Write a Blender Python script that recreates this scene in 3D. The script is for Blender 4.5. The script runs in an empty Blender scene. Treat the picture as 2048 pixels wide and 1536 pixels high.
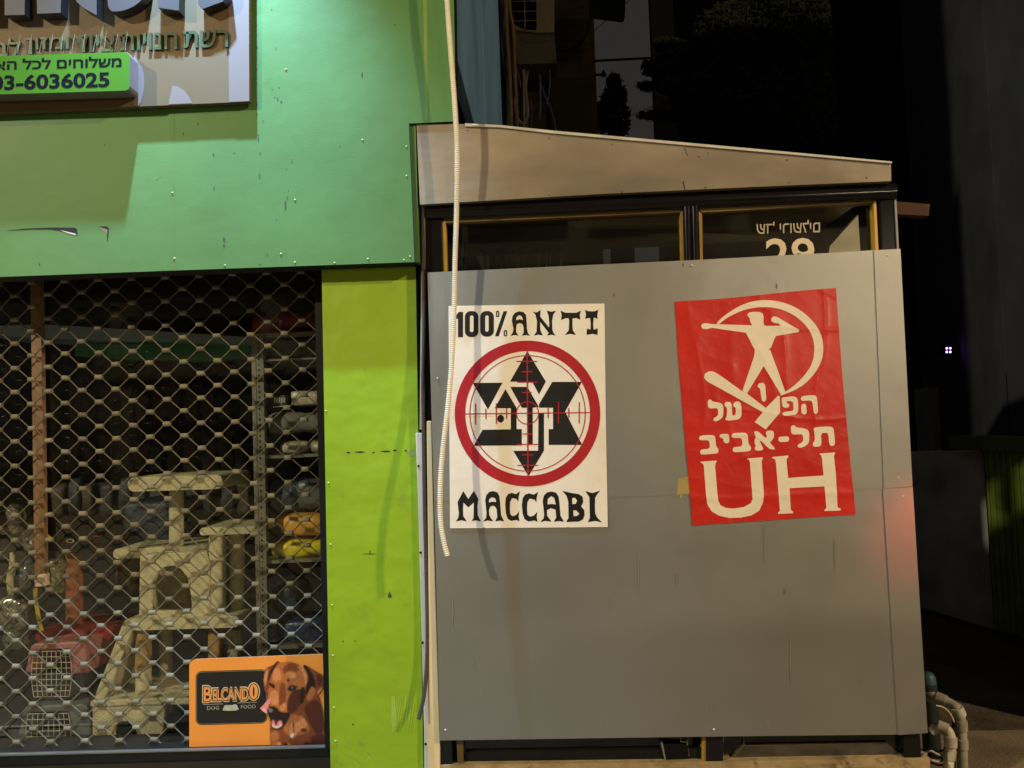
import bpy, math, random
from mathutils import Vector, Matrix, noise
from mathutils.geometry import tessellate_polygon
random.seed(7)
C = bpy.context.scene.collection
sc = bpy.context.scene

# ------------------------------------------------------------------ camera
F = 1560.0                                    # focal length in pixels of the 2048 px wide photograph
CAM = Vector((0, -3.0, 1.5))
ROT = (Matrix.Rotation(math.radians(2.2), 3, 'Z') @ Matrix.Rotation(math.radians(92.7), 3, 'X')
       @ Matrix.Rotation(math.radians(-1.95), 3, 'Z'))
cd = bpy.data.cameras.new('camera'); cam = bpy.data.objects.new('camera', cd); C.objects.link(cam)
cd.sensor_fit = 'HORIZONTAL'; cd.sensor_width = 36; cd.lens = 36 * F / 2048
cd.clip_start = 0.05; cd.clip_end = 500
cam.location = CAM; cam.rotation_euler = ROT.to_euler()
sc.camera = cam
# ------------------------------------------------------------------ night sky
W = bpy.data.worlds.new("World"); sc.world = W; W.use_nodes = True
bg = W.node_tree.nodes['Background']; bg.inputs[0].default_value = (1.0, 0.9, 0.88, 1); bg.inputs[1].default_value = 0.025
# ------------------------------------------------------------------ lamps (all out of the frame; the far fill lamp is added)
def lamp(name, loc, power, color, radius, spot=None, target=None, blend=0.5):
    l = bpy.data.lights.new(name, 'SPOT' if spot else 'POINT'); o = bpy.data.objects.new(name, l); C.objects.link(o)
    l.energy = power; l.color = color; l.shadow_soft_size = radius; o.location = loc
    if spot:
        l.spot_size = math.radians(spot); l.spot_blend = blend
        o.rotation_euler = (Vector(target) - Vector(loc)).to_track_quat('-Z', 'Y').to_euler()
    return o
lamp('street_lamp_light', (-8.4, -8.0, 7.0), 3950, (1.0, 0.88, 0.59), 0.17)
lamp('street_lamp_light', (10.0, -7.7, 7.8), 5100, (1.0, 0.72, 0.44), 0.17)
lamp('added_fill_light', (9.2, -19.3, 3.9), 850, (1.0, 0.80, 0.52), 0.2)  # added lamp: throws the car's shadow and lends the sheets their glow
lamp('sign_floodlight', (-1.25, -0.56, 4.35), 640, (0.60, 1.03, 1.6), 0.03, 68, (-1.3, -0.25, 2.0), 1.0)
lamp('red_signal_light', (2.9, -1.6, 1.65), 190, (1.0, 0.07, 0.05), 0.06, 13, (1.46, -0.05, 1.05), 0.9)
# ------------------------------------------------------------------ exposure
sc.view_settings.view_transform = 'Standard'; sc.view_settings.look = 'None'
sc.view_settings.exposure = 0.0; sc.view_settings.gamma = 1.0
sc.view_settings.use_curve_mapping = False

# ------------------------------------------------------------------ helpers
def P(px, py, Y):
    """the point of the plane y = Y seen at pixel (px, py) of the photograph"""
    d = ROT @ Vector(((px - 1024) / F, -(py - 768) / F, -1))
    return CAM + d * ((Y - CAM.y) / d.y)
def PZ(px, py, Z=0.0):
    d = ROT @ Vector(((px - 1024) / F, -(py - 768) / F, -1))
    return CAM + d * ((Z - CAM.z) / d.z)
def S(Y):                                     # metres per photograph pixel at depth Y
    return (Y - CAM.y) / F

MATS = {}
def mat(name, col, rough=0.6, metal=0.0, var=0.12, vscale=6.0, bump=0.0, bscale=60.0, coat=0.0, col2=None, c2at=0.6, c2scale=3.0,
        stretch=(1, 1, 1), spec=0.5, emit=0.0, bump2=0.0, b2scale=3.0, transm=0.0):
    if name in MATS: return MATS[name]
    m = bpy.data.materials.new(name); m.use_nodes = True; nt = m.node_tree; N = nt.nodes; L = nt.links
    b = N['Principled BSDF']; b.inputs['Roughness'].default_value = rough; b.inputs['Metallic'].default_value = metal
    b.inputs['Specular IOR Level'].default_value = spec
    b.inputs['Coat Weight'].default_value = coat; b.inputs['Coat Roughness'].default_value = 0.15
    g = N.new('ShaderNodeNewGeometry'); mp = N.new('ShaderNodeMapping'); mp.inputs['Scale'].default_value = stretch
    L.new(g.outputs['Position'], mp.inputs['Vector'])
    n = N.new('ShaderNodeTexNoise'); n.inputs['Scale'].default_value = vscale; n.inputs['Detail'].default_value = 6
    L.new(mp.outputs[0], n.inputs['Vector'])
    r = N.new('ShaderNodeValToRGB')
    r.color_ramp.elements[0].position = 0.3; r.color_ramp.elements[1].position = 0.7
    r.color_ramp.elements[0].color = tuple(max(0, c * (1 - var)) for c in col) + (1,)
    r.color_ramp.elements[1].color = tuple(min(1, c * (1 + var)) for c in col) + (1,)
    L.new(n.outputs['Fac'], r.inputs['Fac'])
    out = r.outputs['Color']
    if col2:
        n2 = N.new('ShaderNodeTexNoise'); n2.inputs['Scale'].default_value = c2scale; n2.inputs['Detail'].default_value = 8
        n2.inputs['Roughness'].default_value = 0.65
        L.new(mp.outputs[0], n2.inputs['Vector'])
        r2 = N.new('ShaderNodeValToRGB'); r2.color_ramp.elements[0].position = c2at; r2.color_ramp.elements[1].position = min(1, c2at + 0.08)
        L.new(n2.outputs['Fac'], r2.inputs['Fac'])
        mx = N.new('ShaderNodeMix'); mx.data_type = 'RGBA'
        L.new(r2.outputs['Color'], mx.inputs['Factor']); L.new(out, mx.inputs['A']); mx.inputs['B'].default_value = tuple(col2) + (1,)
        out = mx.outputs['Result']
    L.new(out, b.inputs['Base Color'])
    rn = N.new('ShaderNodeMapRange'); rn.inputs['To Min'].default_value = max(0, rough - 0.08); rn.inputs['To Max'].default_value = min(1, rough + 0.08)
    L.new(n.outputs['Fac'], rn.inputs['Value']); L.new(rn.outputs[0], b.inputs['Roughness'])
    nrm = None
    for amt, s in ((bump, bscale), (bump2, b2scale)):
        if amt:
            nb = N.new('ShaderNodeTexNoise'); nb.inputs['Scale'].default_value = s; nb.inputs['Detail'].default_value = 4
            L.new(mp.outputs[0], nb.inputs['Vector'])
            bp = N.new('ShaderNodeBump'); bp.inputs['Strength'].default_value = 1.0; bp.inputs['Distance'].default_value = amt
            L.new(nb.outputs['Fac'], bp.inputs['Height'])
            if nrm: L.new(nrm, bp.inputs['Normal'])
            nrm = bp.outputs[0]
    if nrm: L.new(nrm, b.inputs['Normal'])
    if emit:
        b.inputs['Emission Color'].default_value = tuple(col) + (1,); b.inputs['Emission Strength'].default_value = emit
    if transm: b.inputs['Transmission Weight'].default_value = transm
    MATS[name] = m; return m
def glass_mat(name, tint=(0.8, 0.85, 0.82), refl=1.0, dirt=0.02):
    m = bpy.data.materials.new(name); m.use_nodes = True; nt = m.node_tree; N = nt.nodes; L = nt.links
    for n in list(N): N.remove(n)
    o = N.new('ShaderNodeOutputMaterial'); t = N.new('ShaderNodeBsdfTransparent'); t.inputs[0].default_value = tint + (1,)
    gl = N.new('ShaderNodeBsdfGlossy'); gl.inputs['Roughness'].default_value = 0.03; gl.inputs[0].default_value = (refl, refl, refl, 1)
    df = N.new('ShaderNodeBsdfDiffuse'); df.inputs[0].default_value = (0.5, 0.5, 0.47, 1)
    fr = N.new('ShaderNodeFresnel'); fr.inputs['IOR'].default_value = 1.5
    mx = N.new('ShaderNodeMixShader'); L.new(fr.outputs[0], mx.inputs[0]); L.new(t.outputs[0], mx.inputs[1]); L.new(gl.outputs[0], mx.inputs[2])
    nz = N.new('ShaderNodeTexNoise'); nz.inputs['Scale'].default_value = 4; nz.inputs['Detail'].default_value = 7
    mr = N.new('ShaderNodeMapRange'); mr.inputs['From Min'].default_value = 0.35; mr.inputs['From Max'].default_value = 0.75
    mr.inputs['To Max'].default_value = dirt * 2; mr.inputs['To Min'].default_value = dirt * 0.4
    g = N.new('ShaderNodeNewGeometry'); L.new(g.outputs['Position'], nz.inputs['Vector']); L.new(nz.outputs['Fac'], mr.inputs['Value'])
    m2 = N.new('ShaderNodeMixShader'); L.new(mr.outputs[0], m2.inputs[0]); L.new(mx.outputs[0], m2.inputs[1]); L.new(df.outputs[0], m2.inputs[2])
    L.new(m2.outputs[0], o.inputs[0]); return m

class MB:
    def __init__(s): s.v = []; s.f = []; s.m = []; s.mats = []; s.smooth = []
    def mi(s, m):
        if m not in s.mats: s.mats.append(m)
        return s.mats.index(m)
    def add(s, vs, fs, m, smooth=False):
        o = len(s.v); s.v += [Vector(v) for v in vs]; k = s.mi(m)
        for f in fs: s.f.append([i + o for i in f]); s.m.append(k); s.smooth.append(smooth)
    def tri_prism(s, front, tris, back, m, mside=None):
        n = len(front); fs = [list(t) for t in tris]
        s.add(front, fs, m)
        if back:
            s.add(back, [list(reversed(t)) for t in tris], mside or m)
            cnt = {}
            for t in tris:
                for a, b in zip(t, list(t[1:]) + [t[0]]): cnt[(min(a, b), max(a, b))] = cnt.get((min(a, b), max(a, b)), 0) + 1
            ed = [e for e, c in cnt.items() if c == 1]
            vs = list(front) + list(back)
            s.add(vs, [[a, b, b + n, a + n] for a, b in ed], mside or m)
    def poly(s, pts, Y, m, holes=(), back=None, mside=None):
        """flat pixel outline on the plane y = Y; with back given it gets that thickness straight along y"""
        loops = [[P(x, y, Y) for x, y in l] for l in [pts] + list(holes)]
        flat = [v for l in loops for v in l]
        tris = tessellate_polygon([[Vector((v.x, v.z, 0)) for v in l] for l in loops])
        bk = [Vector((v.x, back, v.z)) for v in flat] if back is not None else None
        s.tri_prism(flat, tris, bk, m, mside)
    def box(s, a, b, m):
        (x0, y0, z0), (x1, y1, z1) = a, b
        vs = [(x, y, z) for x in (x0, x1) for y in (y0, y1) for z in (z0, z1)]
        s.add(vs, [[0, 1, 3, 2], [4, 6, 7, 5], [0, 4, 5, 1], [2, 3, 7, 6], [0, 2, 6, 4], [1, 5, 7, 3]], m)
    def hexa(s, v8, m): s.add(v8, [[0, 1, 2, 3], [7, 6, 5, 4], [0, 4, 5, 1], [1, 5, 6, 2], [2, 6, 7, 3], [3, 7, 4, 0]], m)
    def tube(s, pts, r, m, n=8, caps=True, flat=1.0):
        pts = [Vector(p) for p in pts]; k = len(pts)
        rr = r if isinstance(r, (list, tuple)) else [r] * k
        vs = []; up = None
        for i, p in enumerate(pts):
            t = (pts[min(i + 1, k - 1)] - pts[max(i - 1, 0)]).normalized()
            if up is None: up = Vector((0, 1, 0)) if abs(t.y) < 0.9 else Vector((0, 0, 1))
            a = (up - t * up.dot(t)).normalized(); bb = t.cross(a); up = a
            for j in range(n):
                w = 2 * math.pi * j / n; vs.append(p + (a * math.cos(w) * flat + bb * math.sin(w)) * rr[i])
        fs = [[i * n + j, i * n + (j + 1) % n, (i + 1) * n + (j + 1) % n, (i + 1) * n + j] for i in range(k - 1) for j in range(n)]
        s.add(vs, fs, m, True)
        if caps:
            s.add(vs[:n], [list(range(n))], m); s.add(vs[-n:], [list(range(n))], m)
    def lathe(s, c, prof, m, n=20, axis='z', sq=1.0):
        c = Vector(c); vs = []
        for (r, h) in prof:
            for j in range(n):
                w = 2 * math.pi * j / n; a, b = math.cos(w) * r, math.sin(w) * r * sq
                vs.append(c + (Vector((a, b, h)) if axis == 'z' else Vector((a, h, b)) if axis == 'y' else Vector((h, a, b))))
        k = len(prof)
        s.add(vs, [[i * n + j, i * n + (j + 1) % n, (i + 1) * n + (j + 1) % n, (i + 1) * n + j] for i in range(k - 1) for j in range(n)], m, True)
    def pillow(s, a, b, m, seed=0, power=4.0, rough=0.02, nu=22, nv=12):
        """a soft rounded bag between two corners"""
        a, b = Vector(a), Vector(b); c = (a + b) / 2; h = (b - a) / 2; vs = []
        for i in range(nv + 1):
            ph = -math.pi / 2 + math.pi * i / nv
            for j in range(nu):
                th = 2 * math.pi * j / nu
                f = lambda t: math.copysign(abs(t) ** (2 / power), t)
                d = Vector((f(math.cos(ph)) * f(math.cos(th)), f(math.cos(ph)) * f(math.sin(th)), f(math.sin(ph))))
                p = Vector((d.x * h.x, d.y * h.y, d.z * h.z)) + c
                q = noise.noise(p * 14 + Vector((seed * 3.1, 0, 0))) * rough + noise.noise(p * 40) * rough * 0.4
                vs.append(p + d * q)
        s.add(vs, [[i * nu + j, i * nu + (j + 1) % nu, (i + 1) * nu + (j + 1) % nu, (i + 1) * nu + j] for i in range(nv) for j in range(nu)], m, True)
    def build(s, name, parent=None, bevel=0.0):
        me = bpy.data.meshes.new(name); off = Vector((0, 0, 0)); p = parent
        while p is not None: off += Vector(p.location); p = p.parent
        me.from_pydata([tuple(v - off) for v in s.v], [], s.f)
        for m in s.mats: me.materials.append(m)
        me.polygons.foreach_set('material_index', s.m); me.polygons.foreach_set('use_smooth', s.smooth); me.update()
        o = bpy.data.objects.new(name, me); C.objects.link(o); o.parent = parent
        if bevel:
            import bmesh
            bm = bmesh.new(); bm.from_mesh(me); bmesh.ops.remove_doubles(bm, verts=bm.verts, dist=1e-5)
            bmesh.ops.recalc_face_normals(bm, faces=bm.faces); bm.to_mesh(me); bm.free()
            md = o.modifiers.new('bevel', 'BEVEL'); md.width = bevel; md.segments = 2; md.limit_method = 'ANGLE'
        return o
def wrinkle(o, fn, edge=0.0065):
    """cut a flat sheet into small faces and push them out by fn(x, z): real creases in the paper"""
    import bmesh
    bm = bmesh.new(); bm.from_mesh(o.data); bmesh.ops.triangulate(bm, faces=[f for f in bm.faces if len(f.verts) > 3])
    for _ in range(8):
        es = [e for e in bm.edges if (e.verts[0].co - e.verts[1].co).length > edge * 1.6]
        if not es: break
        bmesh.ops.subdivide_edges(bm, edges=es, cuts=1, use_grid_fill=False)
        bmesh.ops.triangulate(bm, faces=[f for f in bm.faces if len(f.verts) > 3])
    for v in bm.verts: v.co.y -= fn(v.co.x, v.co.z)
    for f in bm.faces: f.smooth = True
    bm.to_mesh(o.data); bm.free(); o.data.update(); return o
def tag(o, label=None, cat=None, group=None, kind=None):
    for k, v in (('label', label), ('category', cat), ('group', group), ('kind', kind)):
        if v: o[k] = v
    return o
def thing(name, label, cat, loc, group=None):
    o = bpy.data.objects.new(name, None); C.objects.link(o); o.location = loc; o.empty_display_size = 0.1
    return tag(o, label, cat, group)
def chaikin(pts, it=1, q=0.22):
    for _ in range(it):
        out = []
        for a, b in zip(pts, pts[1:] + pts[:1]):
            out += [(a[0] + (b[0] - a[0]) * q, a[1] + (b[1] - a[1]) * q), (a[0] + (b[0] - a[0]) * (1 - q), a[1] + (b[1] - a[1]) * (1 - q))]
        pts = out
    return pts
def zf(x0, y0, s):                            # traced coordinates of an enlarged crop back to photograph pixels
    return lambda pts: [(x0 + x / s, y0 + y / s) for x, y in pts]
def rr(x0, y0, x1, y1, r, n=6, skew=0.0):
    pts = []
    for cx, cy, a0 in ((x1 - r, y0 + r, -90), (x1 - r, y1 - r, 0), (x0 + r, y1 - r, 90), (x0 + r, y0 + r, 180)):
        for i in range(n + 1):
            a = math.radians(a0 + 90 * i / n); pts.append((cx + r * math.cos(a), cy + r * math.sin(a)))
    return [(x, y + skew * (x - x0)) for x, y in pts]
def ell(cx, cy, rx, ry, n=28): return [(cx + rx * math.cos(2 * math.pi * i / n), cy + ry * math.sin(2 * math.pi * i / n)) for i in range(n)]
def cr(pts, n=12):                            # smooth path through points
    out = []; p = [pts[0]] + list(pts) + [pts[-1]]
    for i in range(1, len(p) - 2):
        a, b, c, d = (Vector(q) for q in p[i - 1:i + 3])
        for k in range(n):
            t = k / n
            out.append(0.5 * ((2 * b) + (c - a) * t + (2 * a - 5 * b + 4 * c - d) * t * t + (3 * b - a - 3 * c + d) * t ** 3))
    out.append(Vector(p[-2])); return out
def text2d(body, offset=0.0, res=3):
    cu = bpy.data.curves.new('lettering', 'FONT'); cu.body = body; cu.size = 1; cu.offset = offset; cu.resolution_u = res; cu.fill_mode = 'FRONT'
    o = bpy.data.objects.new('lettering', cu); C.objects.link(o); bpy.context.view_layer.update()
    me = bpy.data.meshes.new_from_object(o.evaluated_get(bpy.context.evaluated_depsgraph_get()))
    vs = [(v.co.x, v.co.y) for v in me.vertices]; fs = [list(p.vertices) for p in me.polygons]
    bpy.data.objects.remove(o); bpy.data.curves.remove(cu); bpy.data.meshes.remove(me)
    return vs, fs
def text(mb, body, box, Y, m, skew=0.0, back=None, mirror=False, offset=0.0, mside=None, vskew=0.0):
    """lettering fitted into the pixel box x0, y0, x1, y1; skew is the rise of the line"""
    vs, fs = text2d(body, offset)
    xs = [v[0] for v in vs]; ys = [v[1] for v in vs]; a0, a1, b0, b1 = min(xs), max(xs), min(ys), max(ys)
    x0, y0, x1, y1 = box; pts = []
    for x, y in vs:
        u = (x - a0) / (a1 - a0); v = (b1 - y) / (b1 - b0)
        if mirror: u = 1 - u
        pts.append((x0 + u * (x1 - x0) + vskew * v * (y1 - y0), y0 + v * (y1 - y0) + skew * u * (x1 - x0)))
    fr = [P(x, y, Y) for x, y in pts]
    mb.tri_prism(fr, fs, [Vector((v.x, back, v.z)) for v in fr] if back is not None else None, m, mside)

# ------------------------------------------------------------------ materials
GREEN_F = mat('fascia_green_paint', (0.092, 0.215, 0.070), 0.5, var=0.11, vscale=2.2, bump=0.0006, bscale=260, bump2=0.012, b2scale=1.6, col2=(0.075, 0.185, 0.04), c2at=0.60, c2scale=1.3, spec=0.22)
GREEN_P = mat('pillar_lime_paint', (0.245, 0.405, 0.012), 0.45, var=0.1, vscale=2.6, bump=0.0005, bscale=260, bump2=0.03, b2scale=1.8, col2=(0.20, 0.325, 0.016), c2at=0.56, c2scale=3.0)
CHIP = mat('chipped_paint_spots', (0.05, 0.06, 0.05), 0.8)
RUST = mat('bare_metal_tear', (0.012, 0.012, 0.012), 0.8)
RIVET = mat('painted_rivet', (0.42, 0.52, 0.25), 0.35, var=0.05)
TEAL = mat('teal_cladding', (0.085, 0.19, 0.30), 0.45, var=0.18, vscale=3, bump2=0.02, b2scale=2, stretch=(1, 1, 0.4))
DARKTRIM = mat('dark_trim', (0.008, 0.009, 0.010), 0.5, spec=0.2)
PANEL = mat('grey_satin_aluminium_sheet', (0.40, 0.405, 0.39), 0.42, metal=0.85, var=0.05, vscale=1.6, bump=0.0002, bscale=420, bump2=0.012, b2scale=1.2, col2=(0.37, 0.372, 0.355), c2at=0.58, c2scale=1.1)
BEIGE = mat('beige_sheet_metal', (0.27, 0.225, 0.165), 0.42, var=0.34, vscale=2.4, bump=0.0004, bscale=250, bump2=0.04, b2scale=1.6, stretch=(0.6, 1, 1.3), metal=0.15)
RIM = mat('pale_roof_flashing', (0.5, 0.48, 0.43), 0.4, var=0.2, vscale=10)
BLACKG = mat('black_gloss_aluminium', (0.006, 0.0055, 0.007), 0.18, var=0.2, coat=0.15, spec=0.3)
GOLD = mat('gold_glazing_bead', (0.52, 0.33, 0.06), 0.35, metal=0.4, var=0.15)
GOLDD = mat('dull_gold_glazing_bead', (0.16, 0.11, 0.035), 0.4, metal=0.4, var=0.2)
CREAM = mat('cream_plastic', (0.72, 0.60, 0.36), 0.4, var=0.07, vscale=5)
WHITEP = mat('white_plastic', (0.62, 0.60, 0.56), 0.4, var=0.08, vscale=6, col2=(0.45, 0.38, 0.33), c2at=0.62, c2scale=9)
HOSE = mat('white_corrugated_hose', (0.80, 0.75, 0.62), 0.4, var=0.1, vscale=8)
HOSED = mat('dark_corrugated_hose', (0.04, 0.035, 0.033), 0.45)
HOSEG = mat('grubby_grey_hose', (0.30, 0.25, 0.19), 0.5, var=0.2)
PAPER = mat('white_poster_paper', (0.80, 0.755, 0.68), 0.45, var=0.03, vscale=3, bump2=0.004, b2scale=7, col2=(0.75, 0.68, 0.53), c2at=0.55, c2scale=4)
INK = mat('black_poster_ink', (0.012, 0.011, 0.011), 0.4, var=0.2, bump2=0.004, b2scale=7)
REDINK = mat('crimson_poster_ink', (0.40, 0.012, 0.022), 0.45, var=0.06, bump2=0.004, b2scale=7)
REDPAP = mat('red_poster_paper', (0.52, 0.018, 0.011), 0.36, var=0.08, vscale=5, bump2=0.006, b2scale=9, coat=0.12)
CREAMINK = mat('cream_poster_ink', (0.78, 0.70, 0.56), 0.4, var=0.03, bump2=0.005, b2scale=9)
STEEL = mat('galvanised_grille', (0.125, 0.115, 0.08), 0.6, spec=0.15, metal=0.0, var=0.4, vscale=5)
CLIPM = mat('galvanised_clip', (0.19, 0.175, 0.12), 0.55, spec=0.2, metal=0.0, var=0.4, vscale=7)
CARPET = mat('beige_plush', (0.58, 0.53, 0.36), 0.95, var=0.14, vscale=40, bump=0.006, bscale=160)
SISAL = mat('sisal_rope', (0.40, 0.25, 0.10), 0.9, var=0.25, vscale=120, bump=0.004, bscale=200, stretch=(0.2, 0.2, 3))
SISALR = mat('brick_red_sisal', (0.36, 0.13, 0.07), 0.9, var=0.3, vscale=120, bump=0.004, bscale=200, stretch=(0.2, 0.2, 3))
BLACK = mat('flat_black', (0.006, 0.006, 0.007), 0.8, spec=0.1)
WOOD = mat('varnished_wood', (0.17, 0.095, 0.04), 0.5, var=0.25, vscale=14, stretch=(4, 4, 0.3))
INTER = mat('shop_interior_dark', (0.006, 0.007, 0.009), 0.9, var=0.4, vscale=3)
GALV = mat('shelf_galvanised', (0.28, 0.27, 0.24), 0.35, metal=0.5, var=0.2, vscale=20)
CHROME = mat('bright_zinc_edge', (0.6, 0.56, 0.48), 0.25, metal=0.9)
SHOPGL = glass_mat('shop_window_glass', (0.86, 0.88, 0.84), 0.9, 0.004)
BOOTHGL = glass_mat('booth_glass', (0.72, 0.76, 0.72), 1.0, 0.005)
CONC = mat('paving_concrete', (0.19, 0.155, 0.10), 0.85, var=0.3, vscale=5, bump=0.004, bscale=80, col2=(0.1, 0.085, 0.06), c2at=0.6, c2scale=2.5)
DIRT = mat('alley_ground', (0.07, 0.052, 0.03), 0.95, var=0.4, vscale=6, bump=0.01, bscale=30)
STONE = mat('stone_threshold', (0.32, 0.235, 0.12), 0.8, var=0.3, vscale=12, bump=0.004, bscale=60, col2=(0.16, 0.1, 0.05), c2at=0.58, c2scale=8)
NIGHTW = mat('dark_render', (0.05, 0.055, 0.066), 0.95, var=0.25, vscale=2, spec=0.1)
NIGHTB = mat('brown_render', (0.07, 0.05, 0.027), 0.95, var=0.35, vscale=4, stretch=(1, 1, 3), spec=0.1)
NIGHTV = mat('window_void', (0.002, 0.002, 0.002), 0.9, spec=0.0)
LOWW = mat('grey_low_wall', (0.42, 0.42, 0.43), 0.95, var=0.35, vscale=3, spec=0.1)
GATEG = mat('dull_green_paint', (0.16, 0.22, 0.035), 0.6, var=0.3, vscale=8)
PVC = mat('grubby_pvc', (0.34, 0.32, 0.26), 0.65, var=0.3, vscale=18, col2=(0.16, 0.13, 0.08), c2at=0.58, c2scale=14)
PVCW = mat('pale_pvc', (0.56, 0.54, 0.46), 0.55, var=0.25, vscale=22, col2=(0.3, 0.26, 0.16), c2at=0.62, c2scale=16)
LEAF = mat('dark_leaves', (0.02, 0.03, 0.012), 0.7, var=0.3, vscale=2)
BARK = mat('dark_bark', (0.03, 0.022, 0.014), 0.9)

# ------------------------------------------------------------------ setting: ground
mb = MB(); mb.add([(-9, -14, 0), (9, -14, 0), (9, 0.75, 0), (-9, 0.75, 0)], [[0, 1, 2, 3]], CONC)
tag(mb.build('pavement'), kind='structure')
mb = MB(); mb.add([(-60, 0.75, -0.03), (60, 0.75, -0.03), (60, 90, -0.03), (-60, 90, -0.03)], [[0, 1, 2, 3]], DIRT)
mb.add([(-60, -60, -0.06), (60, -60, -0.06), (60, 0.75, -0.06), (-60, 0.75, -0.06)], [[0, 1, 2, 3]], DIRT)
tag(mb.build('ground'), kind='structure')

# ------------------------------------------------------------------ green pet shop
YF = -0.085
shop = thing('pet_shop', 'lime green metal clad corner shop front with chipped upper fascia', 'shop', P(520, 1500, 0.0))
def dabs(mb, spec, Y, m):
    for cx, cy, w, h, s in spec:
        random.seed(s); n = 9
        mb.poly([(cx + w / 2 * math.cos(2 * math.pi * i / n) * random.uniform(0.5, 1.2), cy + h / 2 * math.sin(2 * math.pi * i / n) * random.uniform(0.5, 1.2)) for i in range(n)], Y, m)
mb = MB()
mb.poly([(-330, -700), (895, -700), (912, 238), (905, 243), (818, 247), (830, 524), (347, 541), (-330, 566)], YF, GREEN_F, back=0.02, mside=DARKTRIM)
# bent corner of the fascia sheet and its narrow return
chips = [(555, 198, 4, 9, 1), (562, 204, 4, 6, 2), (549, 195, 3, 4, 3), (545, 179, 3, 3, 4), (558, 175, 3, 4, 5), (514, 208, 3, 14, 6), (514, 230, 3, 11, 7), (526, 242, 3, 4, 8),
         (517, 276, 3, 22, 9), (520, 307, 3, 8, 10), (519, 352, 3, 14, 11), (584, 323, 2, 12, 12), (573, 338, 3, 4, 13), (571, 410, 5, 26, 14), (514, 95, 3, 5, 15), (543, 19, 4, 4, 16),
         (724, 151, 4, 11, 17), (789, 49, 3, 3, 18), (427, 310, 4, 9, 19), (395, 247, 3, 5, 20), (367, 267, 3, 8, 21), (209, 290, 3, 3, 22), (314, 359, 3, 3, 23), (448, 480, 5, 13, 24), (448, 492, 5, 8, 25),
         (428, 378, 2, 14, 26), (320, 355, 2, 2, 27), (79, 529, 4, 7, 28), (468, 306, 3, 6, 29), (513, 140, 3, 6, 30), (552, 98, 2, 8, 31), (680, 292, 2, 5, 32), (520, 529, 4, 4, 33), (535, 510, 2, 8, 34),
         (575, 395, 2, 9, 35), (577, 382, 2, 5, 36), (553, 440, 2, 4, 37)]
dabs(mb, chips, YF - 0.0006, CHIP)
# torn slots in the sheet
mb.poly([(8, 462), (50, 457), (100, 455), (149, 455), (154, 458), (155, 471), (130, 463), (100, 459), (60, 459)], YF - 0.0009, RUST)
mb.poly([(120, 460), (150, 467), (153, 469), (150, 470), (135, 466)], YF - 0.0014, RIM)
mb.poly([(196, 453), (213, 453), (218, 458), (216, 472), (213, 466), (205, 461)], YF - 0.0007, mat('exposed_primer', (0.2, 0.2, 0.12), 0.7))
mb.poly([(213, 452.5), (218, 457), (216.5, 474), (215, 485), (214, 474), (215, 459), (196, 453)], YF - 0.0009, RUST)
mb.poly([(347.2, 228), (348.6, 228), (349.2, 541), (347.8, 541)], YF - 0.0004, mat('panel_joint', (0.10, 0.2, 0.05), 0.8))
mb.poly([(845, -60), (853, -60), (857, 242), (850, 242)], YF - 0.0005, mat('rubbed_fold_line', (0.16, 0.27, 0.04), 0.5, var=0.2))
fascia = mb.build('fascia_panel', shop)
mb = MB()   # narrow folded return to the right of the fascia
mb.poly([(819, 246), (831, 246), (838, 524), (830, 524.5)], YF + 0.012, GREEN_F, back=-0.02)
mb.poly([(817.6, 246), (819.4, 246), (830.6, 524), (829, 524)], YF - 0.001, RUST)
mb.build('fascia_return', shop)
mb = MB()
mb.poly([(643, 520), (831, 515), (849, 1700), (664, 1700)], 0.0, GREEN_P, back=0.38)
dabs(mb, [(697, 905, 9, 4, 41), (719, 904, 28, 4, 42), (747, 905, 8, 3, 43), (772, 903, 22, 5, 44), (789, 901, 10, 5, 45), (811, 901, 5, 4, 46), (686, 1283, 3, 5, 47), (710, 1282, 3, 5, 48),
          (706, 1449, 5, 4, 49), (738, 1108, 40, 1.6, 50), (740, 1104, 2, 8, 51)], -0.0006, RUST)
mb.poly([(779, 1183), (784, 1192), (781, 1196), (776, 1195), (776, 1190)], -0.0007, CHIP)
mb.poly([(812, 902), (828, 899), (831, 910), (822, 913)], -0.0005, mat('scuffed_lime', (0.2, 0.27, 0.08), 0.7))
random.seed(3)
for i in range(14):                           # scrape marks low on the pillar
    x = random.uniform(668, 740); y = random.uniform(1478, 1528)
    mb.poly([(x, y), (x + 8, y + 5), (x + 16, y + 12), (x + 8, y + 6)], -0.0005 - i * 2e-5, mat('scuffed_lime', (0.2, 0.27, 0.08), 0.7))
for i in range(9):
    x = 792 + i * 4.2 + random.uniform(-2, 2); y = 1388 + random.uniform(-6, 18); l_ = random.uniform(26, 70)
    mb.poly([(x, y), (x + 1.6, y), (x - l_ * 0.12 + 1.2, y + l_), (x - l_ * 0.12, y + l_)], -0.0007 - i * 4e-5, mat('fresh_scratch', (0.30, 0.47, 0.06), 0.5))
mb.poly([(783, 1392), (790, 1392), (793, 1440), (787, 1470), (782, 1440)], -0.0004, mat('scuffed_lime_pale', (0.29, 0.43, 0.06), 0.5))
mb.build('pillar_panel', shop)
def rivet(x, y, Y, r=0.0042, par=shop, m=RIVET):
    b = MB(); c = P(x, y, Y); b.lathe(c, [(0.0, -0.0036), (r * 0.55, -0.0032), (r, -0.001), (r, 0.0005)], m, 10, 'y'); return b.build('rivet', par)
for x, y in [(572, 139), (725, 280), (813, 293), (813, 352), (345, 386), (349, 517), (450, 531), (562, 508), (590, 525), (736, 518), (820, 513), (808, 520), (669, 526), (590, 400)]: rivet(x, y, YF)
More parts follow.
